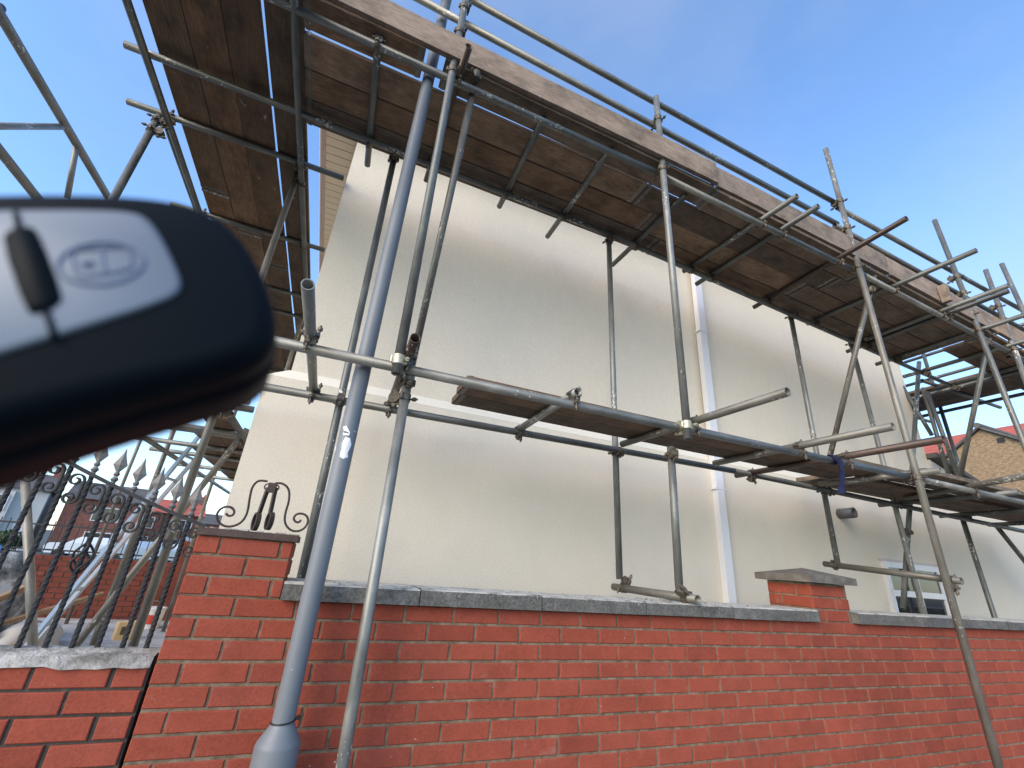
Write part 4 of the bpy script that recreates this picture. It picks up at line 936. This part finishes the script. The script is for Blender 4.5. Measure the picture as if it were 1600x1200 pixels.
far_house('terraced_house', 'white bay fronted house at the left edge beyond the boundary wall', -24.2, 48, 6, 8, 4.6, 1.6, MT['white_render'], MT['roof_grey'], 0.35, True, g)
far_house('terraced_house', 'brick house with grey roof right of the white bay fronted house', -17.8, 51, 5.8, 8, 4.4, 1.7, MT['brick_house'], MT['roof_grey'], 0.3, False, g)
far_house('terraced_house', 'dark red house with chimney in the middle of the far row', -16.4, 62, 7, 8, 4.3, 1.7, MT['brick_house'], MT['roof_red'], 0.28, False, g)
far_house('terraced_house', 'small distant brick house nearest the rendered house corner', -18.5, 90, 9, 8, 4.4, 1.8, MT['brick_house'], MT['roof_grey'], 0.25, False, g)
def bush(name, label, cat, c, rx, rz_, n, s=0.16):
    rt = thing(name, label, cat, c); mb = MB()
    mb.cyl(Vector(c), Vector(c) + dZ * rz_ * 0.9, 0.09, 0.04, 8); mb.build('trunk', MT['bark'], rt); lf = MB()
    for k in range(n):
        a = random.uniform(0, 6.283); u_ = random.uniform(-1, 1); rr = random.uniform(0.55, 1.05) * (0.8 + 0.25 * math.sin(3 * a + 2 * u_))
        p = Vector(c) + Vector((rx * rr * math.sqrt(1 - u_ * u_) * math.cos(a), rx * rr * math.sqrt(1 - u_ * u_) * math.sin(a), rz_ * (1 + 0.85 * rr * u_)))
        q = Quaternion((random.uniform(-1, 1), random.uniform(-1, 1), random.uniform(-1, 1), random.uniform(-1, 1))).normalized()
        lf.add([p + q @ Vector(w) for w in ((-s, 0, 0), (0, -s * 0.6, 0.02), (s, 0, 0), (0, s * 0.6, 0.02))], [(0, 1, 2, 3)])
    lf.build('crown', MT['leaf'], rt); return rt
bush('hedge_bush', 'dark round bush in front of the white bay fronted house', 'bush', (-19.3, 42, -0.1), 1.1, 0.8, 700)
bush('leafy_tree', 'leafy tree rising behind the far brick houses', 'tree', (-24, 75, -0.1), 3.4, 3.6, 1500, 0.3)
bush('leafy_tree', 'distant dark tree beside the rendered house corner', 'tree', (-21.5, 105, -0.1), 3.2, 3.2, 1200, 0.3)
def car(label, x, y, rz, pm):
    W = Matrix.Translation((x, y, -0.12)) @ Matrix.Rotation(rz, 4, 'Z'); rt = link('parked_car', None, None, W); tag(rt, label, 'car', 'cars parked in the far street')
    prof = [(-2.0, 0.35), (-2.05, 0.75), (-1.85, 0.95), (-1.0, 1.02), (-0.45, 1.42), (0.9, 1.45), (1.55, 1.0), (1.95, 0.92), (2.0, 0.4)]
    mb = MB(); n = len(prof); v = []
    for yy, sx_ in ((-0.85, 1), (0.85, 1)):
        for a, z in prof: v.append((a, yy * (0.82 if z > 1.2 else 1), z))
    mb.add(v, [tuple(range(n)), tuple(range(2 * n - 1, n - 1, -1))] + [(i, n + i, n + (i + 1) % n, (i + 1) % n) for i in range(n)]); mb.build('body', pm, rt, W.copy(), True)
    for yy in (-1, 1):
        mb = MB(); mb.add([(-0.85, yy * 0.835, 1.04), (1.35, yy * 0.835, 1.03), (0.82, yy * 0.72, 1.38), (-0.4, yy * 0.72, 1.36)], [(0, 1, 2, 3)]); mb.build('side_window', MT['glass'], rt, W.copy(), True)
        for xx in (-1.25, 1.25): MB().cyl((xx, yy * 0.70, 0.32), (xx, yy * 0.88, 0.32), 0.32, n=16).build('wheel', MT['tyre'], rt, W.copy(), True)
    mb = MB(); mb.add([(-1.02, -0.68, 1.045), (-1.02, 0.68, 1.045), (-0.50, 0.62, 1.40), (-0.50, -0.62, 1.40)], [(0, 1, 2, 3)]); mb.build('windscreen', MT['glass'], rt, W.copy(), True)
car('white car parked beyond the boundary wall, leftmost of the row', -14.2, 40, 0.2, MT['carpaint_w']); car('silver blue car parked behind the wall right of the white car', -10.6, 38, 0.1, MT['carpaint_b']); car('pale car parked nearest to the rendered house corner', -8.9, 40, 0.15, MT['carpaint_w'])

# houses seen past the right end of the wall
gh = thing('gable_house', 'yellow stock brick house gable beyond the right end of the wall', 'house', (20, 6.6, 0))
XG = 18.0; ap = onX(1532, 671, XG); le = onX(1452, 760, XG); sl_ = (ap.z - onX(1478, 735, XG).z) / abs(ap.y - onX(1478, 735, XG).y); hw = 4.2; zev = ap.z - hw * sl_ * 0.75
mb = MB(); v = [(XG, ap.y - hw, -0.1), (XG, ap.y + hw, -0.1), (XG, ap.y + hw, zev), (XG, ap.y, ap.z), (XG, ap.y - hw, zev)]; v += [(a + 8, b, c_) for a, b, c_ in v]
mb.add(v, [(0, 1, 2, 3, 4)[::-1], (9, 8, 7, 6, 5)[::-1], (0, 5, 6, 1), (1, 6, 7, 2), (4, 9, 5, 0)]); mb.build('wall', MT['stock'], gh)
for s_ in (-1, 1):
    v = [(XG - 0.12, ap.y, ap.z + 0.02), (XG - 0.12, ap.y + s_ * (hw + 0.3), zev - 0.16), (XG + 8.2, ap.y + s_ * (hw + 0.3), zev - 0.16), (XG + 8.2, ap.y, ap.z + 0.02)]
    mb = MB(); mb.add(v + [(a, b, c_ + 0.07) for a, b, c_ in v], [(0, 1, 2, 3), (7, 6, 5, 4), (0, 4, 5, 1), (1, 5, 6, 2), (2, 6, 7, 3), (3, 7, 4, 0)]); mb.build('roof_slope', MT['roof_grey'], gh)
MB().cyl((XG - 0.16, ap.y, ap.z + 0.10), (XG + 8.2, ap.y, ap.z + 0.08), 0.09, n=10).build('ridge_tile', MT['roof_grey'], gh)
c = onX(1564, 688, XG); MB().box(XG - 0.02, XG + 0.01, c.y - 0.08, c.y + 0.08, c.z - 0.07, c.z + 0.07).build('air_brick', MT['iron'], gh)
rh_ = thing('red_roof_house', 'low house with bright red tiled roof behind the scaffold end', 'house', (25, 13.5, 0))
XR_ = 24.0; a = onX(1436, 692, XR_); b_ = onX(1500, 679, XR_)
mb = MB(); mb.box(XR_ + 0.3, XR_ + 7, a.y - 6.5, a.y + 4, -0.1, 6.05); mb.build('wall', MT['white_render'], rh_)
N = 7
for k in range(N):
    ze_ = onX(1450, 722, XR_).z; zr_ = onX(1500, 682, XR_ + 3.5).z; dz_ = (zr_ - ze_) / N; z0_ = ze_ + k * dz_; x0_ = XR_ - 0.1 + k * 0.5
    mb = MB(); v = [(x0_, a.y - 6.8, z0_), (x0_, a.y + 4.3, z0_), (x0_ + 0.55, a.y + 4.3, z0_ + dz_ * 1.03), (x0_ + 0.55, a.y - 6.8, z0_ + dz_ * 1.03)]; mb.add(v + [(p[0], p[1], p[2] + 0.07) for p in v], [(0, 1, 2, 3), (7, 6, 5, 4), (0, 4, 5, 1), (1, 5, 6, 2), (2, 6, 7, 3), (3, 7, 4, 0)]); mb.build('tile_course', MT['roof_red'], rh_)

# ------------------------------------------------------------------ key fob held up close to the lens
kf = None
def fob():
    MT['fob'] = mat('fob_black_plastic', (0.003, 0.0055, 0.008), 0.5, 0, 0.05); MT['fob_silver'] = mat('fob_silver_paint', (0.155, 0.178, 0.208), 0.45, 0.4); MT['fob_icon'] = mat('fob_button_print', (0.06, 0.10, 0.19), 0.5)
    nrm = (RX * 0.42 - DN * 0.50 - FW * 0.757).normalized()           # face normal, towards the lens
    C0 = Vector((0, 0, CAM_H)); r_ = ray(150, 420); P0_ = C0 + r_ * 0.060
    def onF(px, py, lift=0.0):
        d = ray(px, py); s_ = (P0_ + nrm * lift - C0).dot(nrm) / d.dot(nrm); return C0 + d * s_
    return nrm, onF
nrm, onF = fob()
root_p = onF(150, 420)
kf = thing('car_key_fob', 'black car key fob with silver buttons held close to the camera', 'key fob', root_p)
# outline of the face (photo pixels), continued out of the frame on the left
top = [(-330, 318), (-200, 302), (-80, 295), (0, 293), (90, 293), (180, 296), (255, 303), (310, 316), (352, 338), (384, 372), (410, 418), (426, 465), (430, 505)]
bot = [(420, 532), (384, 556), (310, 578), (200, 604), (100, 630), (0, 658), (-120, 694), (-330, 762), (-420, 710), (-430, 480)]
def smooth_loop(p, it=2):
    for _ in range(it):
        q = []
        for a, b in zip(p, p[1:] + p[:1]): q += [(a[0] * 0.75 + b[0] * 0.25, a[1] * 0.75 + b[1] * 0.25), (a[0] * 0.25 + b[0] * 0.75, a[1] * 0.25 + b[1] * 0.75)]
        p = q
    return p
ol = smooth_loop(top + bot); OP = [onF(*p) for p in ol]; cen = sum(OP, Vector()) / len(OP)
TH = 0.0180
def ringf(inset, depth):
    out = []
    for k, p in enumerate(OP):
        tg = (OP[(k + 1) % len(OP)] - OP[k - 1]).normalized(); inw = nrm.cross(tg).normalized()
        if inw.dot(cen - p) < 0: inw = -inw
        out.append(p + inw * inset - nrm * depth)
    return out
rings = [ringf(0.0028, -0.0002), ringf(0.0012, 0.0003), ringf(0.0002, 0.0014), ringf(-0.0004, 0.0032), ringf(-0.0004, 0.0060), ringf(0.0002, 0.0064), ringf(0.0002, 0.0069), ringf(-0.0004, 0.0073), ringf(-0.0002, 0.0100), ringf(0.0008, TH - 0.001), ringf(0.0030, TH)]
n = len(OP); v = []; f = []
for rg_ in rings: v += rg_
for k in range(len(rings) - 1):
    for i in range(n): f.append((k * n + i, k * n + (i + 1) % n, (k + 1) * n + (i + 1) % n, (k + 1) * n + i))
f.append(tuple(range(n))); f.append(tuple((len(rings) - 1) * n + i for i in range(n - 1, -1, -1)))
me = mesh('case', [p - root_p for p in v], f, MT['fob'], True); bm = bmesh.new(); bm.from_mesh(me); bmesh.ops.recalc_face_normals(bm, faces=bm.faces); bm.to_mesh(me); bm.free()
link('case', me, kf, Matrix.Translation(root_p))
def plate(name, pts, h, mt, base=0.0002, bevel=0.0006, it=2):
    p = smooth_loop(pts, it) if it else pts; A = [onF(*q, base) for q in p]; c = sum(A, Vector()) / len(A)
    B = [a + nrm * h * 0.6 for a in A]; T = [a + (c - a).normalized() * bevel + nrm * h for a in A]; n = len(A)
    mb = MB(); mb.add(A + B + T, [(k * n + i, k * n + (i + 1) % n, (k + 1) * n + (i + 1) % n, (k + 1) * n + i) for k in range(2) for i in range(n)], True); mb.add(T, [tuple(range(n))], True)
    bm = bmesh.new(); me = mesh(name, [q - root_p for q in mb.v], mb.f, MT[mt], mb.sm); bm.from_mesh(me); bmesh.ops.remove_doubles(bm, verts=bm.verts, dist=1e-7); bmesh.ops.recalc_face_normals(bm, faces=bm.faces); bm.to_mesh(me); bm.free()
    return link(name, me, kf, Matrix.Translation(root_p))
plate('button_panel', [(-330, 400), (-300, 352), (-140, 338), (-60, 334), (22, 332), (120, 331), (200, 333), (232, 343), (256, 378), (276, 420), (286, 446), (274, 464), (230, 482), (160, 505), (88, 528), (0, 555), (-100, 586), (-250, 634), (-330, 600)], 0.0006, 'fob_silver', it=3)
plate('groove', [(21, 334), (30, 333), (38, 372), (28, 374)], 0.0004, 'fob', 0.0007, 0.0, it=0)
plate('groove', [(66, 484), (77, 482), (92, 526), (81, 530)], 0.0004, 'fob', 0.0007, 0.0, it=0)
plate('divider', [(6, 382), (18, 364), (48, 358), (64, 370), (100, 464), (96, 482), (62, 498), (44, 492)], 0.0012, 'fob', it=1)
ic = [onF(157 + 67 * math.cos(k * 0.2618), 412 + 33 * math.sin(k * 0.2618) - 3 * math.cos(k * 0.2618), 0.0009) for k in range(25)]
MB().sweep(ic, 0.00022, 6).build('button_rim', MT['fob_icon'], kf)
def stroke(pts, name='icon_line'): MB().sweep([onF(a, b, 0.0009) for a, b in pts], 0.00016, 6).build(name, MT['fob_icon'], kf)
stroke([(112, 398), (118, 391), (150, 388), (196, 386), (203, 392), (206, 412), (203, 420), (168, 428), (128, 432), (119, 428), (112, 398)]); stroke([(158, 388), (164, 429)]); stroke([(128, 412), (146, 410), (146, 415), (130, 416), (128, 412)])
